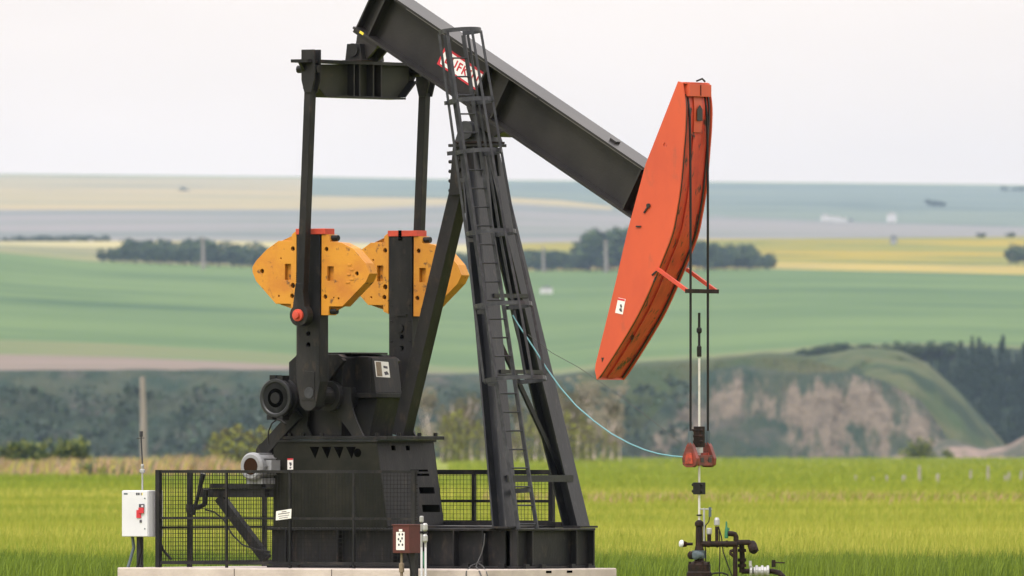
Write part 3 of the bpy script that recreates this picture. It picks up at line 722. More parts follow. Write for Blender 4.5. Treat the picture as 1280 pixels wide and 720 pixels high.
# ================================================================== GUARD FENCE
fn=local_root('guard_fence'); tag(fn,'black wire mesh guard fence with square frame around the machine rear','fence')
PA,PZ,QN,QF=-3.87,.13,-1.52,1.5; ZT=1.205; 
posts=[(PA,QN,.055),(PA+.47,QN,.0),(-2.92,QN,.028),(-1.93,QN,.030),(-.93,QN,.030),(PZ-.06,QN,.05)]
def wires(m,a,c,z0,z1,sp=.052,th=.0042):
    a,c=Vector(a),Vector(c); L=(c-a).length; n=int(L/sp); d_=(c-a)/L
    for k in range(1,n): p=a+d_*(L*k/n); m.bar(Vector((p.x,p.y,z0)),Vector((p.x,p.y,z1)),th,th,(1,0,0))
    n=int((z1-z0)/sp)
    for k in range(1,n): z=z0+(z1-z0)*k/n; m.bar(Vector((a.x,a.y,z)),Vector((c.x,c.y,z)),th,th)
def panel(a,c,ps,zb,rails_):
    m=MB().use('meshwire'); wires(m,a,c,zb,ZT); p=m.build('mesh_panel',None,fn)
    for z,h in rails_: MB().use('black').bar((a[0],a[1],z),(c[0],c[1],z),.03,h).build('rail',None,p)
    for t,w_ in ps:
        x=a[0]+(c[0]-a[0])*t; y=a[1]+(c[1]-a[1])*t
        MB().use('black').box((x-w_/2,y-w_/2,.0),(x+w_/2,y+w_/2,ZT+.02)).build('post',None,p)
panel((PA,QN,0),(PZ,QN,0),[(0,.06),(.265,.028),(.51,.03),(.755,.03),(.985,.055)],.06,[(ZT,.035),(.62,.03),(.06,.04)])
panel((PA,QN+.05,0),(PA,QF,0),[(.205,.05),(.745,.05),(1,.05)],.06,[(ZT,.035),(.50,.03),(.06,.04)])
panel((PA+.05,QF,0),(PZ-.08,QF,0),[(.5,.06),(.69,.045),(.80,.06),(1,.06)],.56,[(ZT-.01,.06),(.83,.035),(.57,.035)])
# sign on the fence
ws=local_root('warning_sign'); tag(ws,'small white notice board wired to the mesh fence','sign')
m=MB().use('sticker'); m.prismQ([onQ(345.5,639,QN-.03),onQ(364.5,636,QN-.03),onQ(364,648,QN-.03),onQ(345,650.5,QN-.03)],QN-.035,QN-.030)
m.build('board',None,ws)
m=MB().use('stickerblk'); 
for (x0,y0,x1,y1,h) in ((352,640.0,358,639.2,.012),(347.5,642.8,362,640.8,.012),(348,645.6,361.5,643.8,.008),(349,648,360,646.4,.008)):
    a,c=onQ(x0,y0,QN-.037),onQ(x1,y1,QN-.037); m.bar((a[0],QN-.0365,a[1]),(c[0],QN-.0365,c[1]),h*.8,.002,(0,1,0))
m.build('printed_text',None,ws)

# ================================================================== WHITE CONTROL CABINET
cbx=local_root('control_cabinet'); tag(cbx,'white electrical control cabinet with red switch and whip antenna beside the fence','cabinet')
QC=-1.62; a=onQ(153,613,QC); c=onQ(186,671,QC); PCa,PCb=a[0],c[0]; zc1,zc2=c[1],a[1]
m=MB().use('white').box((PCa,QC,zc1),(PCb,QC+.30,zc2)); m.build('housing',None,cbx,bevel=.008)
m=MB().use('white').box((PCa+.006,QC-.018,zc1+.006),(PCb-.006,QC-.001,zc2-.006))
m.use('bluegrey')
for x,y in ((181,623),(181,661)): p=onQ(x,y,QC-.02); m.prismQ(circ(p,.010,8),QC-.024,QC-.018)
door=m.build('door',None,cbx,bevel=.006)
def dq(m,x0,y0,x1,y1,t0=.0185,t1=.03): 
    p,q=onQ(x0,y0,QC-.02),onQ(x1,y1,QC-.02); m.box((p[0],QC-t1,q[1]),(q[0],QC-t0,p[1]))
m=MB().use('signred'); dq(m,171,637.5,176.5,647.5); dq(m,174.5,634.5,180.5,641.5,.0305,.045); m.use('stickerblk'); dq(m,174.3,630,180.5,634.3,.0185,.032); m.use('white'); dq(m,177.5,631.5,180,633.8,.0325,.036)
m.use('stickerblk'); dq(m,175,649.8,177.2,653.2); m.build('disconnect_switch',None,door)
m=MB().use('stickerblk'); dq(m,170,616,172,619,.0185,.02); dq(m,172.5,616,174.5,619,.0185,.02); dq(m,176,616,177,619,.0185,.02); m.use('yellowtag'); dq(m,177.4,616,178.2,619,.0185,.02); m.use('bluegrey'); dq(m,154.8,616.3,159.4,618.3,.0185,.02); m.build('door_marking',None,door)
m=MB().use('steel'); px=onQ(175,700,QC+.15)[0]
m.bar((px,QC+.15,-.40),(px,QC+.15,zc1-.002),.07,.05,(0,1,0)); m.use('bluegrey').pipe([(px-.08,QC+.1,zc1),(px-.06,QC+.1,.25),(px-.10,QC+.06,.05),(px-.12,QC,-.12)],.02); m.use('cable').pipe([(px+.05,QC+.1,zc1),(px+.05,QC+.1,.2),(px+.0,QC+.05,-.12)],.018)
m.pipe([(px+.25,QC+.2,zc1),(px+.32,QC+.2,.22),(px+.45,QC+.2,.10)],.018); m.build('stand',None,cbx)
m=MB().use('galv'); ax=onQ(178,610,QC+.2)[0]
zz=lambda y: onQ(178,y,QC+.2)[1]
m.tube((ax,QC+.2,zc2),(ax,QC+.2,zz(592)),.011,n=8); m.lathe((ax,QC+.2,zz(592)),[(.012,0),(.035,.02),(.035,.05),(.016,.06),(.022,.10),(.016,.12)],n=10)
m.use('steel').tube((ax,QC+.2,zz(580)),(ax-.02,QC+.2,zz(546)),.010,n=6); m.tube((ax-.02,QC+.2,zz(546)),(ax-.02,QC+.2,zz(539)),.024,n=8); m.tube((ax-.09,QC+.2,zz(548)),(ax+.03,QC+.2,zz(547.5)),.006,n=6)
m.build('antenna',None,cbx)

# ================================================================== MAROON JUNCTION BOX and WHITE PIPES
jb=local_root('junction_box'); tag(jb,'maroon steel junction box with white label on a black post before the fence','junction box')
QJ=-2.35; a=onQ(491,656,QJ); c=onQ(511.5,691.5,QJ); 
m=MB().use('maroon').box((a[0],QJ,c[1]),(c[0],QJ+.26,a[1])); m.box((a[0]-.012,QJ-.012,a[1]-.01),(c[0]+.012,QJ+.27,a[1]+.006)); m.build('housing',None,jb,bevel=.005)
m=MB().use('sticker').prismQ([onQ(495.5,665,QJ),onQ(506,665,QJ),onQ(506,687.5,QJ),onQ(495.5,687.5,QJ)],QJ-.006,QJ-.002); m.prismQ([onQ(499,661.5,QJ),onQ(503,661.5,QJ),onQ(503,664.5,QJ),onQ(499,664.5,QJ)],QJ-.006,QJ-.002)
m.use('stickerblk')
for (x,y) in ((499,668),(503,668),(498,674),(502.5,673),(500.5,676.5),(498.5,681),(503,681)): p=onQ(x,y,QJ-.008); m.prismQ(circ(p,.017,8,.8),QJ-.008,QJ-.0062)
m.build('label_plate',None,jb)
m=MB().use('black'); pp=onQ(516,700,QJ+.12)[0]; m.box((pp-.03,QJ+.10,-.5),(pp+.05,QJ+.17,c[1]-.002)); m.build('post',None,jb)
m=MB().use('brass'); p=onQ(502,695,QJ+.06)[0]; m.lathe((p,QJ+.06,0),[(.02,-.5),(.02,c[1]-.24),(.034,c[1]-.235),(.034,c[1]-.13),(.016,c[1]-.12),(.016,c[1]-.001)],n=10); m.build('conduit',None,jb)
m=MB().use('cable').pipe([(p+.06,QJ+.1,c[1]),(p+.08,QJ+.1,c[1]-.1),(p+.12,QJ+.1,c[1]-.25),(p+.1,QJ+.1,-.5)],.012); m.use('greenpaint').pipe([(pp+.10,QJ+.2,c[1]+.02),(pp+.11,QJ+.2,c[1]-.12),(pp+.16,QJ+.18,-.1),(pp+.16,QJ+.18,-.5)],.011); m.build('cable',None,jb)
vp=local_root('vent_pipes'); tag(vp,'pair of thin white pipes with grey fittings beside the maroon box','pipes')
QV=-2.28
for x,y0 in ((527,646),(532,656)):
    p=onQ(x,700,QV)[0]; zz_=lambda y: onQ(x,y,QV)[1]
    m=MB().use('white').tube((p,QV,-.5),(p,QV,zz_(684)),.014,n=8); m.use('galv'); m.tube((p,QV,zz_(684)),(p,QV,zz_(655)),.016,n=8)
    if x==527: m.lathe((p,QV,zz_(653)),[(.018,0),(.027,.01),(.027,.07),(.018,.08)],n=10)
    else:
        for y in (659,673): m.lathe((p,QV-.01,zz_(y)),[(.022,-.05),(.034,-.03),(.034,.03),(.022,.05)],n=10)
    m.use('cable').tube((p,QV,zz_(667)),(p,QV,zz_(664)),.026,n=8); m.build('pipe',None,vp)
# loose black cable on the slab
m=MB().use('wire'); wl=[]
for x,y,q in ((606,667,-.88),(605,680,-.9),(602,692,-.92),(597,703,-.95),(595,708,-1.3),(599,714,-1.73),(602,722,-1.74)): p=onQ(x,y,q); wl.append(to_world((p[0],q,p[1])))
m.pipe(wl,.009,6); wl=[]
for x,y,q in ((601,702,-.95),(589,707,-1.2),(583,714,-1.73),(582,725,-1.74)): p=onQ(x,y,q); wl.append(to_world((p[0],q,p[1])))
m.pipe(wl,.008,6); wl=[]
for x,y,q in ((598,704,-.95),(604,708,-1.3),(608,715,-1.73),(611,725,-1.74)): p=onQ(x,y,q); wl.append(to_world((p[0],q,p[1])))
m.pipe(wl,.008,6); o=m.build('ground_cable'); tag(o,'thin grey cable bundle drooping over the concrete slab edge','cable')
# teal hose and thin guy wire from the post to the carrier bar
def hang(pts,q0,q1):
    out=[]
    for i,(x,y) in enumerate(pts):
        q=q0+(q1-q0)*i/(len(pts)-1); p=onQ(x,y,q); out.append(to_world((p[0],q,p[1])))
    return out
hp=[(641,394),(648,406),(658,421),(668,436),(683,460),(700,484),(720,507),(742,526),(764,542),(786,554),(805,562),(822,567),(840,570),(858,571.5)]
m=MB().use('hose').pipe(hang(hp,-.42,-.2),.0095,6); o=m.build('air_hose'); tag(o,'thin teal hose sagging from the ladder to the red carrier bar','hose')
hp=[(660,418),(690,441),(723,459),(760,484),(795,510),(825,533),(850,553)]
m=MB().use('wire').pipe(hang(hp,-.42,-.2),.0042,5); o=m.build('guy_wire'); tag(o,'hair thin grey wire stretched from post to a bolt at the carrier bar','wire')

exec_bg = True
# ================================================================== BACKGROUND: noise, terrain
def vnoise(x,y,seed=0):
    xi=np.floor(x).astype(np.int64); yi=np.floor(y).astype(np.int64); xf=x-xi; yf=y-yi
    def h(a,b_): 
        n=(a*374761393+b_*668265263+seed*1442695041)&0xffffffff; n=((n^(n>>13))*1274126177)&0xffffffff
        return ((n^(n>>16))&0xffff)/65535.0
    u=xf*xf*(3-2*xf); v=yf*yf*(3-2*yf)
    return (h(xi,yi)*(1-u)+h(xi+1,yi)*u)*(1-v)+(h(xi,yi+1)*(1-u)+h(xi+1,yi+1)*u)*v
def fbm(x,y,o=4,seed=0):
    s=0;a=.5
    for k in range(o): s=s+a*vnoise(x*2**k,y*2**k,seed+k); a*=.5
    return s/(1-.5**o)
def curve(pts,px): 
    p=np.array(pts,float); return np.interp(px,p[:,0],p[:,1])
def sheet(name, rows, m, px0=-3000, px1=4300, step=20, nsub=6, amp=0.0, fx=.02, attr=None, kind='structure', gully=0.0, nscale=1):
    px=np.append(np.arange(px0,px1,step,dtype=float),float(px1)); P=[];A=[]
    for i in range(len(rows)-1):
        (D0,c0),(D1,c1)=rows[i],rows[i+1]
        y0=curve(c0,px);y1=curve(c1,px)
        last=(i==len(rows)-2)
        for k in range(nsub+(1 if last else 0)):
            t=k/nsub
            D=np.full_like(px,D0+(D1-D0)*t)
            X0=(px-640)/FPX*D0; X1=(px-640)/FPX*D1; Z0=CAMZ+(HY-y0)/FPX*D0; Z1=CAMZ+(HY-y1)/FPX*D1
            X=X0+(X1-X0)*t; Z=Z0+(Z1-Z0)*t
            w=1.0 if 0<(i+t)<len(rows)-1 else 0.0
            if amp:
                nn=fbm(X*fx,K*D*fx*.8,4,3)-.5; Z=Z+amp*w*nn
            if gully:
                g=fbm(X*.16+nn*1.5,np.full_like(X,(i+t)*.9),4,9)-.5; D=D-gully*w*g
            P.append(np.stack([X,CAMY+K*D,Z],1))
            if attr is not None:
                yy=HY-(Z-CAMZ)/D*FPX; A.append(attr(px,yy))
    n=len(px); r=len(P); V_=np.concatenate(P)
    idx=np.arange(n*r).reshape(r,n)
    F=np.stack([idx[:-1,:-1].ravel(),idx[:-1,1:].ravel(),idx[1:,1:].ravel(),idx[1:,:-1].ravel()],1)
    me=bpy.data.meshes.new(name); me.from_pydata(V_.tolist(),[],F.tolist()); me.materials.append(m)
    me.polygons.foreach_set('use_smooth',[True]*len(F))
    if attr is not None:
        at=me.attributes.new('soil','FLOAT','POINT'); at.data.foreach_set('value',np.concatenate(A).astype(np.float32))
    o=bpy.data.objects.new(name,me); COL.objects.link(o); o['kind']=kind
    return o
def fmat(name,c,c2,sx=.004,sy=.012,c3=None,s3=(.02,.06),lo=.4,hi=.62,lo3=.55,hi3=.68):
    """field colours: broad soft bands running across the view"""
    m,N,L,b=new_mat(name); b.inputs['Roughness'].default_value=.95; b.inputs['Specular IOR Level'].default_value=.1
    tc=N.new('ShaderNodeTexCoord'); prev=None
    for (col,sc,l,h) in ((c2,(sx,sy),lo,hi),(c3,s3,lo3,hi3)):
        if col is None: continue
        mp=N.new('ShaderNodeMapping'); mp.inputs['Scale'].default_value=(sc[0],sc[1],sc[1]); L.new(tc.outputs['Object'],mp.inputs['Vector'])
        nz=N.new('ShaderNodeTexNoise'); nz.inputs['Scale'].default_value=1; nz.inputs['Detail'].default_value=5; L.new(mp.outputs['Vector'],nz.inputs['Vector'])
        mr=N.new('ShaderNodeMapRange'); mr.inputs['From Min'].default_value=l; mr.inputs['From Max'].default_value=h; L.new(nz.outputs['Fac'],mr.inputs['Value'])
        mx=N.new('ShaderNodeMix'); mx.data_type='RGBA'; L.new(mr.outputs['Result'],mx.inputs['Factor'])
        if prev is None: mx.inputs[6].default_value=(*c,1)
        else: L.new(prev,mx.inputs[6])
        mx.inputs[7].default_value=(*col,1); prev=mx.outputs[2]
    L.new(prev,b.inputs['Base Color']); return m

flat=lambda y: [(-900,y),(2200,y)]
# ---- near ground
GZ=-.35
gm=fmat('barley_ground',(.125,.155,.022),(.165,.185,.030),.03,.005,(.095,.125,.018),(.05,.02))
rowsY=[-600,-200,-100,-40,0,20,40,80,150,250,400,600,900,1300,1700,2100,2400,2520,2700,3200]
xs=np.linspace(-900,900,181)
V_=[];
for y in rowsY:
    z=np.full_like(xs,GZ)
    if y>=2500: z=z-{2520:1.5,2700:14,3200:26}[y]
    V_.append(np.stack([xs,np.full_like(xs,y),z],1))
V_=np.concatenate(V_); idx=np.arange(len(V_)).reshape(len(rowsY),len(xs))
F=np.stack([idx[:-1,:-1].ravel(),idx[:-1,1:].ravel(),idx[1:,1:].ravel(),idx[1:,:-1].ravel()],1)
me=bpy.data.meshes.new('ground'); me.from_pydata(V_.tolist(),[],F.tolist()); me.materials.append(gm)
o=bpy.data.objects.new('ground',me); COL.objects.link(o); o['kind']='structure'

# ---- valley side with the eroded cliff
m,N,L,bs=new_mat('valley_side'); bs.inputs['Roughness'].default_value=.95; bs.inputs['Specular IOR Level'].default_value=.1
tc=N.new('ShaderNodeTexCoord')
def noise(sc,det=6,stretch=(1,1,1)):
    mp=N.new('ShaderNodeMapping'); mp.inputs['Scale'].default_value=stretch; L.new(tc.outputs['Object'],mp.inputs['Vector'])
    n=N.new('ShaderNodeTexNoise'); n.inputs['Scale'].default_value=sc; n.inputs['Detail'].default_value=det; n.inputs['Roughness'].default_value=.6; L.new(mp.outputs['Vector'],n.inputs['Vector']); return n.outputs['Fac']
def mrange(v,a,c): 
    r=N.new('ShaderNodeMapRange'); r.inputs['From Min'].default_value=a; r.inputs['From Max'].default_value=c; L.new(v,r.inputs['Value']); return r.outputs['Result']
def mixc(f,a,c):
    x=N.new('ShaderNodeMix'); x.data_type='RGBA'; L.new(f,x.inputs['Factor'])
    for k,v in ((6,a),(7,c)):
        if isinstance(v,tuple): x.inputs[k].default_value=(*v,1)
        else: L.new(v,x.inputs[k])
    return x.outputs[2]
scrub=mixc(mrange(noise(.09,6,(1,.4,1)),.38,.62),(.022,.043,.030),(.055,.066,.042))
scrub=mixc(mrange(noise(.05,4),.56,.72),scrub,(.085,.078,.066))
soil=mixc(mrange(noise(.25),.35,.65),(.195,.158,.118),(.11,.092,.072))
at=N.new('ShaderNodeAttribute'); at.attribute_name='soil'
nz=noise(.11,6,(1.5,.05,.45))
add=N.new('ShaderNodeMath'); add.operation='ADD'; L.new(at.outputs['Fac'],add.inputs[0]); L.new(nz,add.inputs[1])
add2=N.new('ShaderNodeMath'); add2.operation='MULTIPLY_ADD'; add2.inputs[1].default_value=.55; L.new(noise(.42,5,(1.6,.1,.7)),add2.inputs[0]); L.new(add.outputs[0],add2.inputs[2])
col=mixc(mrange(add2.outputs[0],1.17,1.32),scrub,soil)
at2=N.new('ShaderNodeMath'); at2.operation='LESS_THAN'; at2.inputs[1].default_value=-.5; L.new(at.outputs['Fac'],at2.inputs[0])
grass=mixc(mrange(noise(.06,6,(1,.3,1)),.4,.65),(.038,.060,.024),(.075,.076,.034))
col=mixc(at2.outputs[0],col,grass)
L.new(col,bs.inputs['Base Color']); MT['valley']=m
bpn=N.new('ShaderNodeBump'); bpn.inputs['Strength'].default_value=1.0; bpn.inputs['Distance'].default_value=4.0
hs_=N.new('ShaderNodeMath'); hs_.operation='ADD'; L.new(noise(.16,6,(1.6,.1,.5)),hs_.inputs[0]); L.new(noise(.5,4,(1,.2,1)),hs_.inputs[1]); L.new(hs_.outputs[0],bpn.inputs['Height']); L.new(bpn.outputs['Normal'],bs.inputs['Normal'])
CT_=[(-900,600),(560,600),(700,560),(790,555),(820,522),(850,488),(880,470),(930,462),(1000,473),(1060,470),(1130,485),(1160,510),(1185,545),(1250,600)]
S1=[(-900,468),(0,466),(330,464),(560,470),(700,472),(800,457),(900,449),(960,444),(1010,448),(1060,463),(1110,478),(1150,500),(1180,540),(1200,600),(2200,640)]
def soilf(px,yy):
    top=curve(CT_,px); d=(yy-top)
    v=np.clip(.30+d/30*.22,-.2,.52)
    v=v+np.interp(px,[800,835,860,900,930,960,1000,1020,1060,1120,1165,1190],[-.12,.01,.075,.07,.03,-.02,.0,.06,.09,.09,.03,-.08])-np.clip((d-55)/60,0,.16); v=np.where(d<-3,0.02,v); v=np.where((px<790),0.12+.0*px,v)
    v=np.where((d<-6)&(px>720),-1.0,v)
    return v
S1b=[(x,y+22) for x,y in S1]; S1m=[(x,(y+600)/2-8) for x,y in S1]
B0=[(-900,467),(0,465),(330,463),(560,469),(700,471),(800,456),(900,448),(960,443),(1000,446),(1040,452),(1110,485),(1180,560),(1200,610),(2200,650)]
sheet('valley_side',[(1415,flat(604)),(1426,S1m),(1433,S1b),(1440,S1),(1800,B0)],m,-3000,1215,5,14,3.0,.03,soilf,gully=5)
S2=[(860,470),(960,452),(1020,447),(1070,438),(1100,437.5),(1125,441),(1160,456),(1200,490),(1235,530),(1256,556),(1270,575),(1340,640),(2200,700)]
nm=fmat('grassy_spur',(.036,.058,.024),(.068,.074,.034),.06,.05,(.018,.034,.018),(.05,.04),.38,.62,.54,.62)
sheet('grass_spur',[(1455,flat(615)),(1480,[(x,min(615,y+45)) for x,y in S2]),(1500,[(x,y+8) for x,y in S2]),(1515,S2),(1700,[(x,y+70) for x,y in S2])],nm,800,1400,5,8,3.0,.04,gully=10)
# low pale bank at the foot of the spur
sb=MB()
FR=[(-900,467),(0,465),(330,463),(560,469),(700,471),(800,456),(900,448),(960,443),(1000,440),(1030,434),(1100,432),(1180,431),(1280,436),(2200,436)]
cm=fmat('coulee_ground',(.018,.030,.020),(.030,.042,.026),.05,.05)
sheet('coulee',[(1740,flat(650)),(1800,FR)],cm,900,4300,20,8,2.0,.02)
pb=fmat('pale_bank',(.20,.145,.12),(.045,.05,.035),.08,.06,(.12,.10,.07),(.3,.1),lo=.42,hi=.55)
sheet('pale_bank',[(1330,flat(612)),(1380,[(900,612),(1040,600),(1120,568),(1150,552),(1190,549),(1230,558),(1258,556),(1290,543),(1400,545),(2200,560)]),(1440,[(900,640),(2200,630)])],pb,1000,4300,8,6,2,.1,gully=8)
# ---- middle fields
T1=[(-900,440),(0,443),(150,446),(300,453),(430,461),(520,465),(640,469),(700,470.5),(800,455.5),(900,447.5),(960,442.5),(1000,439.9),(1030,433.95),(1100,431.95),(1180,430.95),(1280,435.95),(2200,435.95)]
T2=[(-900,422),(0,425),(150,430),(300,438),(430,448),(560,458),(700,462),(800,448),(900,442),(960,437),(1000,434),(1030,430),(1100,429.5),(1180,428.5),(1280,432),(2200,432)]
T3=[(-900,310),(0,316),(110,326),(330,334),(600,339),(970,336),(1280,343),(2200,350)]
sheet('tan_field',[(1800,FR),(1900,T1)],fmat('bare_soil_field',(.17,.128,.105),(.14,.112,.085),.01,.03))
sheet('field_margin',[(1900,T1),(1980,T2)],fmat('rough_grass_margin',(.085,.122,.042),(.12,.125,.052),.01,.03))
sheet('green_field',[(1980,T2),(2250,[(x,(y*.62+z_*.38)) for (x,y),z_ in zip([(p,curve(T2,p)) for p in range(-900,2201,100)],[curve(T3,p) for p in range(-900,2201,100)])]),(2700,T3)],
      fmat('green_crop_field',(.060,.106,.033),(.084,.134,.042),.004,.004,(.034,.074,.026),(.0035,.008)),amp=2.0,fx=.01)
T4=[(-900,290),(0,302),(270,301),(560,306),(740,302),(860,299),(1280,296),(2200,290)]
sheet('canola_field',[(2700,T3),(2725,[(x,y-2.2) for x,y in T3]),(2900,[(x,curve(T3,x)*.78+curve(T4,x)*.22) for x in range(-900,2201,100)])],
      fmat('rough_field_edge',(.25,.20,.06),(.34,.25,.03),.012,.02,(.12,.11,.05),(.01,.02)),600,4300)
o=sheet('canola_field',[(2900,[(x,curve(T3,x)*.78+curve(T4,x)*.22) for x in range(-900,2201,100)]),(3400,T4)],
      fmat('yellow_canola',(.15,.148,.020),(.26,.19,.011),.005,.005,(.075,.10,.022),(.005,.006),lo3=.50,hi3=.64),600,4300,amp=2,fx=.01)
TL=[(x,curve(T3,x)*.30+curve(T4,x)*.70) for x in range(-900,601,100)]
sheet('stubble_field',[(2700,T3),(3150,TL)],fmat('mixed_stubble_field',(.11,.13,.055),(.19,.165,.09),.01,.006,(.25,.22,.06),(.006,.004)),-3000,600)
sheet('pale_strip',[(3150,TL),(3400,T4)],fmat('pale_yellow_strip',(.33,.28,.13),(.28,.26,.13),.01,.006),-3000,600)
T5=[(-900,262),(0,262),(250,262),(430,262),(520,258),(640,254),(760,262),(900,270),(1050,277),(1280,284),(2200,290)]
T6=[(-900,240),(0,240),(300,243),(560,248),(640,247),(700,250),(800,262),(900,266),(1050,266),(1280,272),(2200,275)]
T7=[(-900,212),(0,217),(200,219),(400,221),(640,225),(900,227),(1100,229),(1280,231),(2200,236)]
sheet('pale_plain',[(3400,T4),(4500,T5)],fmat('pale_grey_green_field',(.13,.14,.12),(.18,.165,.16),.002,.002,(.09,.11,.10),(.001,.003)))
FM=[(x,curve(T6,x)*.45+curve(T7,x)*.55) for x in range(-900,2201,5)]
FB=[(x,y+14) for x,y in T7]
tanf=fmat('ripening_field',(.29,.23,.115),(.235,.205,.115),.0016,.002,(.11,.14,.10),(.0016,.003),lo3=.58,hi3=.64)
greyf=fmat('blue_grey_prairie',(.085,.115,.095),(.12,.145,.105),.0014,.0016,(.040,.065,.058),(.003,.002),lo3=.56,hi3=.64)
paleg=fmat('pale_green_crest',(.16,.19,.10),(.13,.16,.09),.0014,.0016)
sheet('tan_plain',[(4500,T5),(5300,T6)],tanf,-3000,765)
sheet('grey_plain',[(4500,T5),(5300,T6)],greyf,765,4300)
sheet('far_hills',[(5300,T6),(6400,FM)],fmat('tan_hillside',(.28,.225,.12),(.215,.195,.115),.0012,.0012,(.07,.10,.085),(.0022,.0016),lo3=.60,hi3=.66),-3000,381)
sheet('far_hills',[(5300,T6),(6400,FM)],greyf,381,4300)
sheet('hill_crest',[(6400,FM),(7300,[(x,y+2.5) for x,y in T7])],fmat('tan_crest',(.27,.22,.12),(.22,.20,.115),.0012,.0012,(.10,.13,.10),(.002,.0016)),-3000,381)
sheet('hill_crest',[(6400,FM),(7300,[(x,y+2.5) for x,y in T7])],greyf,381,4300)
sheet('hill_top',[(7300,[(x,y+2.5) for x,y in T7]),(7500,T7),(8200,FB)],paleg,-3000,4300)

# ================================================================== CROP AND GRASS (uncountable)
def blades(name, px, D, h, w, mats, mi, lean=.25, z0=None, label=None, cat='crop'):
    n=len(px); X=(px-640)/FPX*D; Y=CAMY+K*D; Z=np.full(n,GZ) if z0 is None else z0
    ang=rng.uniform(-.9,.9,n); wx=np.cos(ang)*w/2; wy=np.sin(ang)*w/2
    lx=rng.normal(0.25,.6,n)*h*lean; ly=rng.normal(0,.6,n)*h*lean
    v=np.empty((n,5,3))
    v[:,0]=np.stack([X-wx,Y-wy,Z],1); v[:,1]=np.stack([X+wx,Y+wy,Z],1)
    v[:,2]=np.stack([X+wx*.8+lx*.4,Y+wy*.8+ly*.4,Z+h*.62],1); v[:,3]=np.stack([X-wx*.8+lx*.4,Y-wy*.8+ly*.4,Z+h*.62],1)
    v[:,4]=np.stack([X+lx,Y+ly,Z+h],1)
    me=bpy.data.meshes.new(name); me.vertices.add(n*5); me.vertices.foreach_set('co',v.ravel())
    base=np.arange(n)*5
    loops=np.stack([base,base+1,base+2,base+3, base+3,base+2,base+4],1).ravel()
    me.loops.add(n*7); me.loops.foreach_set('vertex_index',loops.astype(np.int32))
    me.polygons.add(n*2); ls=np.stack([np.arange(n)*7,np.arange(n)*7+4],1).ravel(); me.polygons.foreach_set('loop_start',ls.astype(np.int32))
    me.polygons.foreach_set('loop_total',np.tile([4,3],n).astype(np.int32))
    for m_ in mats: me.materials.append(m_)
    me.polygons.foreach_set('material_index',np.repeat(mi,2).astype(np.int32))
    me.update(); me.validate()
    o=bpy.data.objects.new(name,me); COL.objects.link(o); tag(o,label,cat,kind='stuff'); return o
def grass_mat(name,a,c,sx=.02,sy=.05,c3=None):
    m=fmat(name,a,c,sx,sy,c3,(.3,.3),lo=.44,hi=.57)
    b=m.node_tree.nodes['Principled BSDF']; b.inputs['Roughness'].default_value=.6; b.inputs['Specular IOR Level'].default_value=.1
    return m
g1=grass_mat('barley_heads',(.215,.245,.032),(.40,.375,.075),.006,.022,(.18,.22,.026))
g2=grass_mat('barley_leaves',(.15,.205,.022),(.26,.285,.036),.010,.016)
g3=grass_mat('green_grass',(.14,.195,.022),(.19,.23,.032),.02,.02)
g4=grass_mat('deep_grass',(.06,.105,.014),(.10,.14,.022),.1,.05)
g5=grass_mat('dry_grass_blades',(.31,.20,.115),(.38,.255,.155),.1,.05)
# near barley field: between the slab and the dry strip
N1=250000
y=570+ (700-570)*rng.power(1.0,N1); y=rng.uniform(606,684,N1)
D=1.45*6000/(y-560); px=rng.uniform(-420,1700,N1)
hh=.40+.16*(fbm((px-640)/FPX*D*.05,D*.16,3,5)-.5)+rng.normal(0,.035,N1)
w=np.maximum(.010,D/6000*.85)*rng.uniform(.7,1.2,N1)
mi=np.where(rng.random(N1)<.55,0,1)
keep=~((D>143)&(D<153)&(px>600))
blades('barley_field',px[keep],D[keep],hh[keep],w[keep],[g1,g2],mi[keep],.22,label='yellow green ripening barley field behind the pumpjack',cat='crop')
# dark lush edge of the field
N2=66000
D=rng.uniform(66.5,72,N2); px=rng.uniform(-420,1700,N2); hh=rng.uniform(.20,.37,N2)*(.72+.55*fbm(px*.02,D*.4,3,8))
blades('field_edge_grass',px,D,hh,rng.uniform(.005,.011,N2),[g3,g4],np.where(rng.random(N2)<.45,0,1),.35,label='dark lush grass along the near edge of the barley field',cat='grass')
# further green field, beyond the dry strip
N3=78000
y=rng.uniform(570.5,606,N3); D=1.45*6000/(y-560); px=rng.uniform(-420,1700,N3)
hh=.40+rng.normal(0,.05,N3); w=D/6000*1.2*rng.uniform(.7,1.3,N3)
left=(px<560)&(D>285)
blades('far_meadow',px[~left],D[~left],hh[~left],w[~left],[g2,g3],np.where(rng.random((~left).sum())<.5,0,1),.3,label='saturated green meadow between the fence posts and the river bank',cat='meadow')
# dry strip between the two fields
N4=9000
D=rng.normal(147,4.5,N4); px=rng.uniform(600,1700,N4)
blades('dry_grass_strip',px,D,rng.uniform(.36,.56,N4),rng.uniform(.02,.05,N4),[g5,g2,g1],rng.choice([0,1,2],N4,p=[.30,.36,.34]),.4,label='thin tan strip of dry grass between barley and meadow',cat='grass')
# rough dry grass along the left field end and in the middle distance
N5=16000
px=rng.uniform(-200,580,N5); D=rng.uniform(288,345,N5); fac=np.clip((430-px)/160,.25,1)
hh=rng.uniform(.4,1.25,N5)*(.55+.9*fbm(px*.03,D*.05,3,4))*fac
blades('dry_grass_bank',px,D,hh,rng.uniform(.05,.13,N5),[g5,g1,MT['leaf_dry']],rng.choice([0,1,2],N5,p=[.5,.2,.3]),.4,label='reddish tan dry grass bank along the left field end',cat='grass')
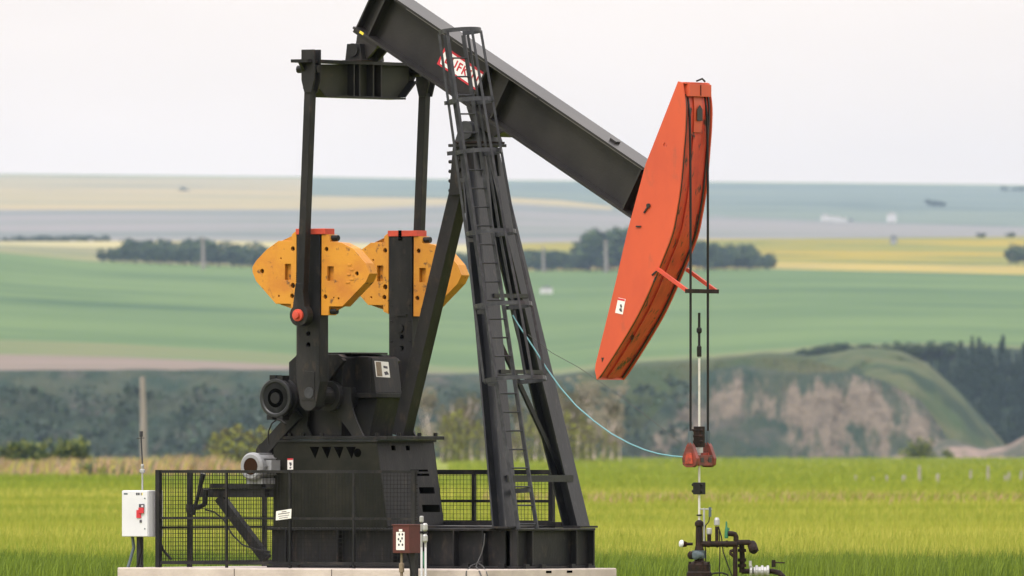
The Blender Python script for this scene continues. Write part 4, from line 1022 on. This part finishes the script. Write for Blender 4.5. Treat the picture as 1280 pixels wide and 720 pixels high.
# ---- fence posts on the right meadow
hpo=[(1069,594,602,3),(1091,597,602,4),(1108,594,604,3),(1129,594,606,5),(1149.5,582,605,3.6),(1172,592,606,4.5),(1213,587,606,3.2),(1235,582,608,3.6),(1256,594,607,3.5),(1261,590,608,3.2),(1276,588,608,3.2)]
for i,(x,yt,yb,wd) in enumerate(hpo):
    Dp=236+rng.uniform(-6,6); zt2=CAMZ+(HY-yt)/FPX*Dp; r_=wd/2/FPX*Dp
    m=MB().use('postwood'); X=(x-640)/FPX*Dp; l=rng.uniform(-.05,.05); hgt=zt2-GZ+.0
    m.pipe([(0,0,-.1),(l*.3,0,hgt*.4),(l*.7,0,hgt*.8),(l,0,hgt)],[r_*1.05,r_,r_*.95,r_*.8],8); m.use('wire').tube((-.0,-r_*1.05,hgt*.75),(0,-r_*1.2,hgt*.75),.02,n=5)
    o=m.build('fence_post',None,None,(X,CAMY+K*Dp,GZ))
    side='leftmost' if i==0 else ('rightmost' if i==len(hpo)-1 else None)
    lab={0:'leftmost short weathered post of the row in the right meadow',1:'stubby dim wooden post, second from the left in the meadow row',2:'thin short wooden post, third from the left in the meadow row',
         3:'wide squat grey post left of the first tall pale post',4:'tall pale post near the middle of the meadow row',5:'stocky grey post just right of the middle tall pale post',
         6:'slim dark post left of the second tall pale post',7:'tallest pale post in the right part of the meadow row',8:'squat post of the close pair near the right edge',9:'taller slim post of the close pair near the right edge',10:'rightmost slim post of the meadow row at the picture edge'}[i]
    tag(o,lab,'post','wooden fence posts in the right meadow')

# ================================================================== TREES
def crown_mesh(name, n, rx, rz, z0, leaf, mats, seed, shape='round', trunk=None, gaps=.45):
    """a crown of many separate leaf clumps spread through its volume, plus a tapered trunk and limbs"""
    r=np.random.default_rng(seed); V_=[];F_=[];M_=[]
    lob=[(r.normal(0,.45),r.normal(0,.45),r.uniform(-.55,.75),r.uniform(.35,.62)) for _ in range(9)]
    k=0
    while k<n:
        if shape=='round':
            lx,ly,lz,lr=lob[r.integers(len(lob))]; d=r.normal(size=3); d/=np.linalg.norm(d); rad=lr*r.uniform(.55,1.0)
            p=np.array([lx,ly,lz])+d*rad
            if np.hypot(p[0],p[1])>1.15: continue
            p=np.array([p[0]*rx,p[1]*rx,z0+rz*(1+p[2]*.85)])
        elif shape=='cone':
            t=r.random()**.8; tier=.75+.25*math.cos(t*34); a=r.uniform(0,2*math.pi); rr=(1-t)*rx*tier*r.uniform(.35,1.0)
            p=np.array([math.cos(a)*rr,math.sin(a)*rr,z0+t*2*rz-rr*.25])
        else: # sparse upright
            t=r.random(); a=r.uniform(0,2*math.pi); rr=rx*math.sin(math.pi*min(.95,t*.8+.15))*r.uniform(.2,1); p=np.array([math.cos(a)*rr,math.sin(a)*rr,z0+t*2*rz])
        s=leaf*r.uniform(.6,1.3); u=r.normal(size=3); u/=np.linalg.norm(u); w=np.cross(u,r.normal(size=3)); w/=np.linalg.norm(w)
        o=len(V_); V_+= [tuple(p+u*s*.5),tuple(p+w*s*.4),tuple(p-u*s*.5),tuple(p-w*s*.4+np.cross(u,w)*s*.2)]
        F_.append((o,o+1,o+2,o+3)); M_.append(r.integers(len(mats))); k+=1
    return V_,F_,M_
def tree_object(name, V_,F_,M_, mats, trunk_h, trunk_r, bark, seed, limbs=5):
    m=MB()
    for x in mats: m.use(x)
    r=random.Random(seed); m.use(bark)
    m.pipe([(0,0,-.3),(r.uniform(-.1,.1),0,trunk_h*.5),(r.uniform(-.3,.3),r.uniform(-.2,.2),trunk_h)],[trunk_r,trunk_r*.75,trunk_r*.3],6)
    for k in range(limbs):
        a=r.uniform(0,6.28); z=trunk_h*r.uniform(.4,.85); L_=trunk_h*r.uniform(.2,.4)
        m.pipe([(0,0,z),(math.cos(a)*L_*.5,math.sin(a)*L_*.5,z+L_*.4),(math.cos(a)*L_,math.sin(a)*L_,z+L_)],[trunk_r*.4,trunk_r*.25,trunk_r*.1],5)
    o=len(m.v); m.v+=V_; m.f+=[tuple(i+o for i in f) for f in F_]; m.m+=[int(i) for i in M_]; m.sm+=[False]*len(F_)
    return m
def proto(name,shape,n,rx,rz,z0,leaf,mats,trunk_h,trunk_r,bark,seed,limbs=5):
    V_,F_,M_=crown_mesh(name,n,rx,rz,z0,leaf,mats,seed,shape)
    m=tree_object(name,V_,F_,M_,mats,trunk_h,trunk_r,bark,seed,limbs)
    me=bpy.data.meshes.new(name); me.from_pydata(m.v,[],m.f)
    for x in m.mats: me.materials.append(MT[x])
    me.polygons.foreach_set('material_index',m.m); me.update(); return me
belt=[proto('belt_tree','round',520,4.6,5.4,.6,1.5,['leaf_dark','leaf_mid'],8,.35,'bark',30+k) for k in range(4)]
conif=[proto('conifer','cone',620,3.6,8.0,.6,1.4,['needle','leaf_dark'],16,.3,'bark',50+k,0) for k in range(3)]
bush=[proto('bush','round',420,2.0,1.6,.1,.42,['leaf_mid','leaf_dark','leaf_lightgreen'],2.0,.12,'bark',60+k) for k in range(3)]
poplar=[proto('shrub_tree','sparse',560,1.8,3.2,.4,.33,['leaf_yellow','leaf_lightgreen','leaf_yellow'],6,.14,'bark',70+k) for k in range(3)]
ncount={}
def put(me,name,px,pybase,D,s,label,cat,group,sx=1.0,tilt=0):
    o=bpy.data.objects.new(name,me); COL.objects.link(o)
    o.location=world_at(px,pybase,D); o.rotation_euler=(0,tilt,random.uniform(0,6.28)); o.scale=(s*sx,s*sx,s)
    tag(o,label,cat,group); return o
# left shelterbelt
for row in range(3):
    for k in range(15):
        x=128+row*8+k*14.6+random.uniform(-4,4)
        if x>335: continue
        Dd=2690+row*18
        s=random.uniform(1.05,1.3)*(.66 if x<160 else 1.0)*(1.15 if 240<x<262 else 1)
        put(random.choice(belt),'belt_tree',x,curve(T3,x)+2.0-row*.5,Dd,s,'dark tree in the left shelterbelt above the pale green field','tree','trees of the left shelterbelt',1.15)
for k in range(26):
    x=-30+k*6.5+random.uniform(-2,2); put(random.choice(belt),'hedge_tree',x,curve(T4,x)+1,3390,random.uniform(.32,.45),'small distant tree in the thin dark hedge line at far left','tree','trees of the far left hedge line',1.7)
# right and middle shelterbelt
for row in range(3):
    for k in range(34):
        x=572+row*5+k*12+random.uniform(-4,4)
        if x>968: continue
        s=random.uniform(.95,1.2)
        if 735<x<805: s=random.uniform(1.8,2.25)
        elif 805<=x<890: s=1.5
        elif x>890: s=random.uniform(1.1,1.4)*(1.0 if x<945 else .7)
        put(random.choice(belt),'belt_tree',x,curve(T3,x)+2.6-row*.4,2690+row*14,s,'bushy tree in the shelterbelt behind the orange horsehead','tree','trees of the middle shelterbelt',1.05)
for x,s in ((1262,.85),(1272,1.15),(1281,1.3),(1290,1.3),(1302,1.3)):
    put(random.choice(belt),'belt_tree',x,332,2760,s,'dark tree of the clump at right edge of the canola field','tree','clump at the right edge of the canola field',.9)
for x,yb,D_,s in ((1255,242,7000,1.0),(1266,243,7000,.9),(1276,243,7000,1.0),(1290,243,7000,.9)):
    put(random.choice(belt),'horizon_tree',x,yb,D_,s,'tiny blue tree on the far hill at right skyline','tree','trees on the right skyline',1.6)
for x,yb in ((1225,297.5),(1228,297.5),(1262,297),(1266,297)): put(random.choice(belt),'field_bush',x,yb,3360,.32,'tiny dark bush on the far rim of the canola field','bush','bushes on the canola rim',1.9)
for x,yb in ((226,243),(229,242.5),(232,243),(235,243.2),(1160,258),(1164,257.5),(1168,259),(1172,258),(1176,258.5),(1180,259)): put(random.choice(belt),'grove_tree',x,yb,5600 if x<400 else 5800,random.uniform(.5,.85),'blue hazy tree in a small grove on the far hills','tree','small groves on the far hills',1.25)
# conifers in the coulee on the right
def coulee_y(t,x): return 560-(560-curve(FR,x))*t
TOPL=[(1120,450),(1150,446),(1175,437),(1195,430),(1215,421),(1240,413),(1265,415),(1290,410),(1330,414),(1400,410)]
k=0; tries=0
while k<280 and tries<9000:
    tries+=1
    x=random.uniform(1140,1400); t=random.random()**.8; D_=1740+60*t; yb=650-(650-curve(FR,x))*t; sc=random.uniform(.55,.95)
    top=yb-16.6*sc*FPX/D_; lim=curve(TOPL,x)-random.uniform(-8,6)
    if top<lim: continue
    if yb<curve(S2,x)-60 and False: continue
    if yb-45>curve(S2,x)+14: continue
    put(random.choice(conif),'conifer',x,yb+1,D_,sc,'dark spruce in the wood filling the coulee behind the grassy spur','conifer','conifers in the coulee at right',1.15); k+=1
for k in range(60):
    x=1000+k*3.2+random.uniform(-2,2); put(random.choice(belt),'coulee_bush',x,curve(FR,x)+1.5+random.uniform(0,8)*(x>1060)+9,1797-random.uniform(0,3),random.uniform(.25,.42)*(1+max(0,(x-1090))/600),'low dark bush along the upper edge of the right coulee','bush','bushes along the coulee rim',1.5)
# shrubs at the far edge of the near field
for x,s in ((-30,1.0),(-5,.8),(18,.9),(32,1.05),(52,.95),(66,1.1),(84,.9),(92,1.15),(108,.7)):
    put(random.choice(bush),'bank_bush',x,583,470,s*.82,'round green bush in the hedge beyond the dry grass at far left','bush','green bushes at far left',1.0)
for x,s in ((268,.95),(282,1.05),(297,1.15),(312,1.0),(326,1.1),(338,1.0)):
    put(random.choice(poplar),'young_poplar',x,594,330,s*.45,'yellow green young tree behind the motor','tree','young trees behind the motor',1.25)
for x,s in ((1140,.9),(1148,1.0),(1158,.6),(1187,.5)):
    put(random.choice(bush),'cliff_bush',x,575,880,s*1.3,'small dark bush at the foot of the bare cliff','bush','bushes at the cliff foot',1.1)
put(bush[0],'field_bush',117,596,290,.30,'low rounded green bush in the dry grass left of the pole','bush',None,1.8); put(bush[1],'field_bush',160,597,290,.20,'small flat green tuft in the dry grass below the pole','bush',None,2.4)
# pale bare trees and green saplings on the river bank
def bare_tree(h,seed):
    r=random.Random(seed); m=MB().use('bark_pale'); n=6
    l=r.uniform(-.18,.28)*h; base=[(l*(k/n)**1.4+r.uniform(-.1,.1),r.uniform(-.1,.1),h*k/n-.3) for k in range(n+1)]
    m.pipe(base,[.17*(1-k/(n+1.2)) for k in range(n+1)],6); tips=[]
    for k in range(9):
        i=r.randint(2,n-1); b0=Vector(base[i]); a=r.uniform(0,6.28); L_=h*r.uniform(.12,.34); e=b0+Vector((math.cos(a)*L_*.5,math.sin(a)*L_*.5,L_*.9)); mid=b0+(e-b0)*.5+Vector((math.cos(a)*.15,0,-.1))
        m.pipe([b0,mid,e],[.07,.045,.015],5); tips+=[mid,e]
        for q in range(3):
            e2=mid+Vector((r.uniform(-.5,.5),r.uniform(-.5,.5),r.uniform(.3,.9)))*L_*.6; m.pipe([mid,e2],[.03,.01],4); tips.append(e2)
    return m,tips
bare=[]
for k in range(4):
    m,tips=bare_tree(9.0,90+k); r=random.Random(k); c=MB(); c.use('leaf_dry')
    for tpt in tips:
        for q in range(7):
            p=tpt+Vector((r.gauss(0,.4),r.gauss(0,.4),r.gauss(0,.5))); s=r.uniform(.12,.32)
            c.add([p+Vector((s,0,0)),p+Vector((0,s*.3,s)),p-Vector((s,0,0)),p-Vector((0,s*.3,s*.6))],[(0,1,2,3)])
    bare.append((m,c))
meshes=[]
for m,c in bare:
    t=m.build('trunk'); l=c.build('crown'); meshes.append((t.data,l.data)); bpy.data.objects.remove(t); bpy.data.objects.remove(l)
spots=[(528,.75),(541,1.0),(552,.7),(562,.95),(577,.8),(590,1.0),(603,.7),(618,.85),(641,.8),(652,.6),(668,.9),(683,.75),(700,.85),(712,1.1),(722,.95),(735,1.0),(744,1.15),(752,1.05),(763,.9),(775,.6)]
for i,(x,s) in enumerate(spots):
    e=empty('bare_tree',world_at(x,585,640+random.uniform(-30,30)),random.uniform(0,6.28)); e.scale=(s*1.05,s*1.05,s*1.08)
    e.rotation_euler.x=random.uniform(-.05,.05)
    td,cd=random.choice(meshes)
    for nm_,dd in (('trunk',td),('crown',cd)):
        o=bpy.data.objects.new(nm_,dd); COL.objects.link(o); o.parent=e
    tag(e,'pale leafless tree on the river bank behind the black A-frame','tree','pale bare trees on the river bank')
for x,s in ((523,.8),(533,.6),(556,1.0),(566,1.05),(575,1.1),(584,.9),(598,.9),(612,1.0),(630,.9),(646,.7),(662,1.0),(676,.8),(694,.9),(707,1.1),(716,.7),(728,1.0),(739,.8),(756,.7),(768,.5)):
    put(random.choice(poplar),'sapling',x,582,600,s*.92,'green sapling among the pale bare trees on the river bank','sapling','green saplings on the river bank',.85)

# scrub on the valley side (one mass)
V_=[];F_=[];M_=[]
r=np.random.default_rng(5)
pxs=r.uniform(-500,860,900)
for x in pxs:
    t=r.random(); top=curve(S1b,x); yb=596-(596-top)*t; D_=1414+18*t-1.5
    c=np.array(world_at(x,yb,D_)); sz=r.uniform(1.2,3.4)
    for k in range(14):
        d=r.normal(size=3); d/=np.linalg.norm(d); d[2]=abs(d[2]); p=c+d*sz*np.array([1,.6,.8]); s=sz*.6; u=r.normal(size=3);u/=np.linalg.norm(u); w=np.cross(u,r.normal(size=3)); w/=np.linalg.norm(w)
        o=len(V_); V_+=[tuple(p+u*s*.5),tuple(p+w*s*.5),tuple(p-u*s*.5),tuple(p-w*s*.5)]; F_.append((o,o+1,o+2,o+3)); M_.append(int(r.integers(3)))
me=bpy.data.meshes.new('valley_scrub'); me.from_pydata(V_,[],F_)
MT['leaf_scrub']=leaf_mat('teal_scrub_leaves',(.022,.042,.030),(.036,.056,.034))
for k in ('leaf_scrub','leaf_scrub','leaf_dark'): me.materials.append(MT[k])
me.polygons.foreach_set('material_index',M_); o=bpy.data.objects.new('valley_scrub',me); COL.objects.link(o); tag(o,'dark scrub covering the far valley side below the tan field','scrub',kind='stuff')

# ================================================================== POLES AND FAR BUILDINGS
def pole(px,yt,yb,D,wpx,label,arm=True):
    h=(yb-yt)/FPX*D; r_=wpx/2/FPX*D; e=empty('utility_pole',world_at(px,yb,D))
    m=MB().use('wood').pipe([(.02*h,0,-1),(.01*h,0,h*.5),(0,0,h)],[r_*1.15,r_,r_*.8],8); m.build('mast',None,e)
    if arm: m=MB().use('wood').bar((-.12*h*.8,0,h*.94),(.12*h*.8,0,h*.94),.12,.14); m.use('wire').tube((-.08*h,0,h*.95),(-.08*h,0,h*.98),.06,n=6); m.tube((.08*h,0,h*.95),(.08*h,0,h*.98),.06,n=6); m.build('crossarm',None,e)
    tag(e,label,'pole')
pole(178,471,582,500,8,'pale grey wooden utility pole rising behind the white cabinet',False)
pole(253.5,296,334,2600,4,'hazy pale pole in front of the left shelterbelt')
pole(757,300,338,2600,4,'hazy pale pole in front of the belt beside the horsehead'); pole(679,308,338,2600,3,'faint thin pole in front of the middle shelterbelt')
MT['barnwhite']=mat('white_farm_siding',(.50,.50,.50),.6); MT['roofgrey']=mat('grey_metal_roof',(.17,.18,.20),.6); MT['roofpale']=mat('pale_metal_roof',(.42,.40,.39),.5)
def barn(px,yb,D,w,h,d,label,roof='roofpale',wall='barnwhite',name='farm_shed'):
    e=empty(name,world_at(px,yb,D)); m=MB().use(wall).box((-w/2,-d/2,-1),(w/2,d/2,h)); m.build('wall',None,e)
    m=MB().use(roof).prism([(-w/2-.4,h+.01),(w/2+.4,h+.01),(0,h*1.45)],lambda p:(p[0],-d/2-.4,p[1]),lambda p:(p[0],d/2+.4,p[1])); m.build('roof',None,e)
    m=MB().use('roofpale').box((-w*.12,-d/2-.08,-.9),(w*.12,-d/2-.005,h*.5)); m.build('door',None,e)
    tag(e,label,'building','far farm buildings'); return e
barn(1031,277,4500,7,5,9,'small bright white shed, leftmost of the far farm row'); barn(1039,277,4520,8,4,8,'pale shed second from left in the far farm row'); barn(1047,277.5,4480,6,4,7,'narrow pale shed in the middle of the far farm row'); barn(1055,278,4500,5,3.2,7,'smallest pale shed at right end of the far farm row')
barn(1114.5,276,4500,8.5,5.5,10,'lone bright white barn right of the far farm row'); barn(1117,303,3250,4.6,3.6,6,'grey blue shed standing on the upper canola field','roofgrey','roofgrey'); barn(1064,278,4520,4,2.6,6,'tiny grey shed right of the far white sheds','roofgrey','roofgrey')
barn(683,364.5,2300,6.0,1.9,6,'low white hut in the green field beside the black A-frame','roofgrey')
# ================================================================== HAZE
HZ=MB(); HZ.add([(-5800,-300,-45),(5800,-300,-45),(5800,24800,-45),(-5800,24800,-45),(-5800,-300,520),(5800,-300,520),(5800,24800,520),(-5800,24800,520)],[(3,2,1,0),(4,5,6,7),(0,1,5,4),(1,2,6,5),(2,3,7,6),(3,0,4,7)])
hm=bpy.data.materials.new('haze'); hm.use_nodes=True; N=hm.node_tree.nodes; L=hm.node_tree.links; N.clear()
out=N.new('ShaderNodeOutputMaterial'); pv=N.new('ShaderNodeVolumePrincipled'); pv.inputs['Color'].default_value=(.44,.58,.84,1); pv.inputs['Density'].default_value=2.0e-5; pv.inputs['Anisotropy'].default_value=0.0
L.new(pv.outputs['Volume'],out.inputs['Volume']); hz=HZ.build('haze',hm); tag(hz,kind='stuff'); tag(hz,'thin bluish haze lying over the far fields','haze')
# ================================================================== LIGHT, SKY, CAMERA
SUN_EL,SUN_AZ=R(52),R(215)     # azimuth measured clockwise from +Y (north): light from behind the camera, left
w=bpy.data.worlds.new('World'); scene.world=w; w.use_nodes=True; N=w.node_tree.nodes; L=w.node_tree.links
bg=N['Background']; sky=N.new('ShaderNodeTexSky'); sky.sky_type='NISHITA'; sky.sun_disc=False; sky.sun_elevation=SUN_EL; sky.sun_rotation=SUN_AZ; sky.dust_density=4; sky.air_density=1.2
hs=N.new('ShaderNodeHueSaturation'); hs.inputs['Saturation'].default_value=.5; L.new(sky.outputs['Color'],hs.inputs['Color'])
mx=N.new('ShaderNodeMix'); mx.data_type='RGBA'; mx.inputs['Factor'].default_value=.75; L.new(hs.outputs['Color'],mx.inputs[6])
tcw=N.new('ShaderNodeTexCoord'); nzw=N.new('ShaderNodeTexNoise'); nzw.inputs['Scale'].default_value=3; nzw.inputs['Detail'].default_value=4; L.new(tcw.outputs['Generated'],nzw.inputs['Vector'])
cl=N.new('ShaderNodeMix'); cl.data_type='RGBA'; L.new(nzw.outputs['Fac'],cl.inputs['Factor']); cl.inputs[6].default_value=(10.0,9.6,9.4,1); cl.inputs[7].default_value=(11.2,10.7,10.3,1)
L.new(cl.outputs[2],mx.inputs[7])
sx=N.new('ShaderNodeSeparateXYZ'); L.new(tcw.outputs['Generated'],sx.inputs[0])
gm_=N.new('ShaderNodeMix'); gm_.data_type='RGBA'; gm_.clamp_result=False; L.new(sx.outputs[2],gm_.inputs['Factor']); gm_.inputs[6].default_value=(.785,.722,.655,1); gm_.inputs[7].default_value=(2.0,2.0,2.04,1)
nz2=N.new('ShaderNodeTexNoise'); nz2.inputs['Scale'].default_value=55; nz2.inputs['Detail'].default_value=3; mp2=N.new('ShaderNodeMapping'); mp2.inputs['Scale'].default_value=(.35,.35,1); L.new(tcw.outputs['Generated'],mp2.inputs['Vector']); L.new(mp2.outputs['Vector'],nz2.inputs['Vector'])
r2=N.new('ShaderNodeMapRange'); r2.inputs['From Min'].default_value=.3; r2.inputs['From Max'].default_value=.7; r2.inputs['To Min'].default_value=.93; r2.inputs['To Max'].default_value=1.03; L.new(nz2.outputs['Fac'],r2.inputs['Value'])
vm0=N.new('ShaderNodeVectorMath'); vm0.operation='MULTIPLY'; L.new(mx.outputs[2],vm0.inputs[0]); L.new(gm_.outputs[2],vm0.inputs[1])
vm=N.new('ShaderNodeVectorMath'); vm.operation='SCALE'; L.new(vm0.outputs[0],vm.inputs[0]); L.new(r2.outputs['Result'],vm.inputs['Scale']); L.new(vm.outputs[0],bg.inputs['Color']); bg.inputs['Strength'].default_value=.13
sl=bpy.data.lights.new('sun','SUN'); sl.energy=1.3; sl.angle=R(14); sl.color=(1,.96,.9); so=bpy.data.objects.new('sun',sl); COL.objects.link(so)
dirv=Vector((math.sin(SUN_AZ)*math.cos(SUN_EL),math.cos(SUN_AZ)*math.cos(SUN_EL),math.sin(SUN_EL)))
so.rotation_euler=dirv.to_track_quat('Z','Y').to_euler()
cam=bpy.data.cameras.new('camera'); co=bpy.data.objects.new('camera',cam); COL.objects.link(co); scene.camera=co
co.location=(0,CAMY,CAMZ); co.rotation_euler=(R(90),0,0); cam.sensor_width=36; cam.lens=36*FPX*K/1280; cam.shift_y=(HY-360)/1280
cam.clip_start=.5; cam.clip_end=60000; cam.dof.use_dof=True; cam.dof.focus_distance=179; cam.dof.aperture_fstop=7.0
vs=scene.view_settings; vs.view_transform='Standard'; vs.look='None'; vs.gamma=1; vs.use_curve_mapping=False; vs.exposure=.36
cy=scene.cycles; cy.use_denoising=True; cy.max_bounces=6; cy.volume_bounces=1; cy.volume_step_rate=4; cy.sample_clamp_indirect=6
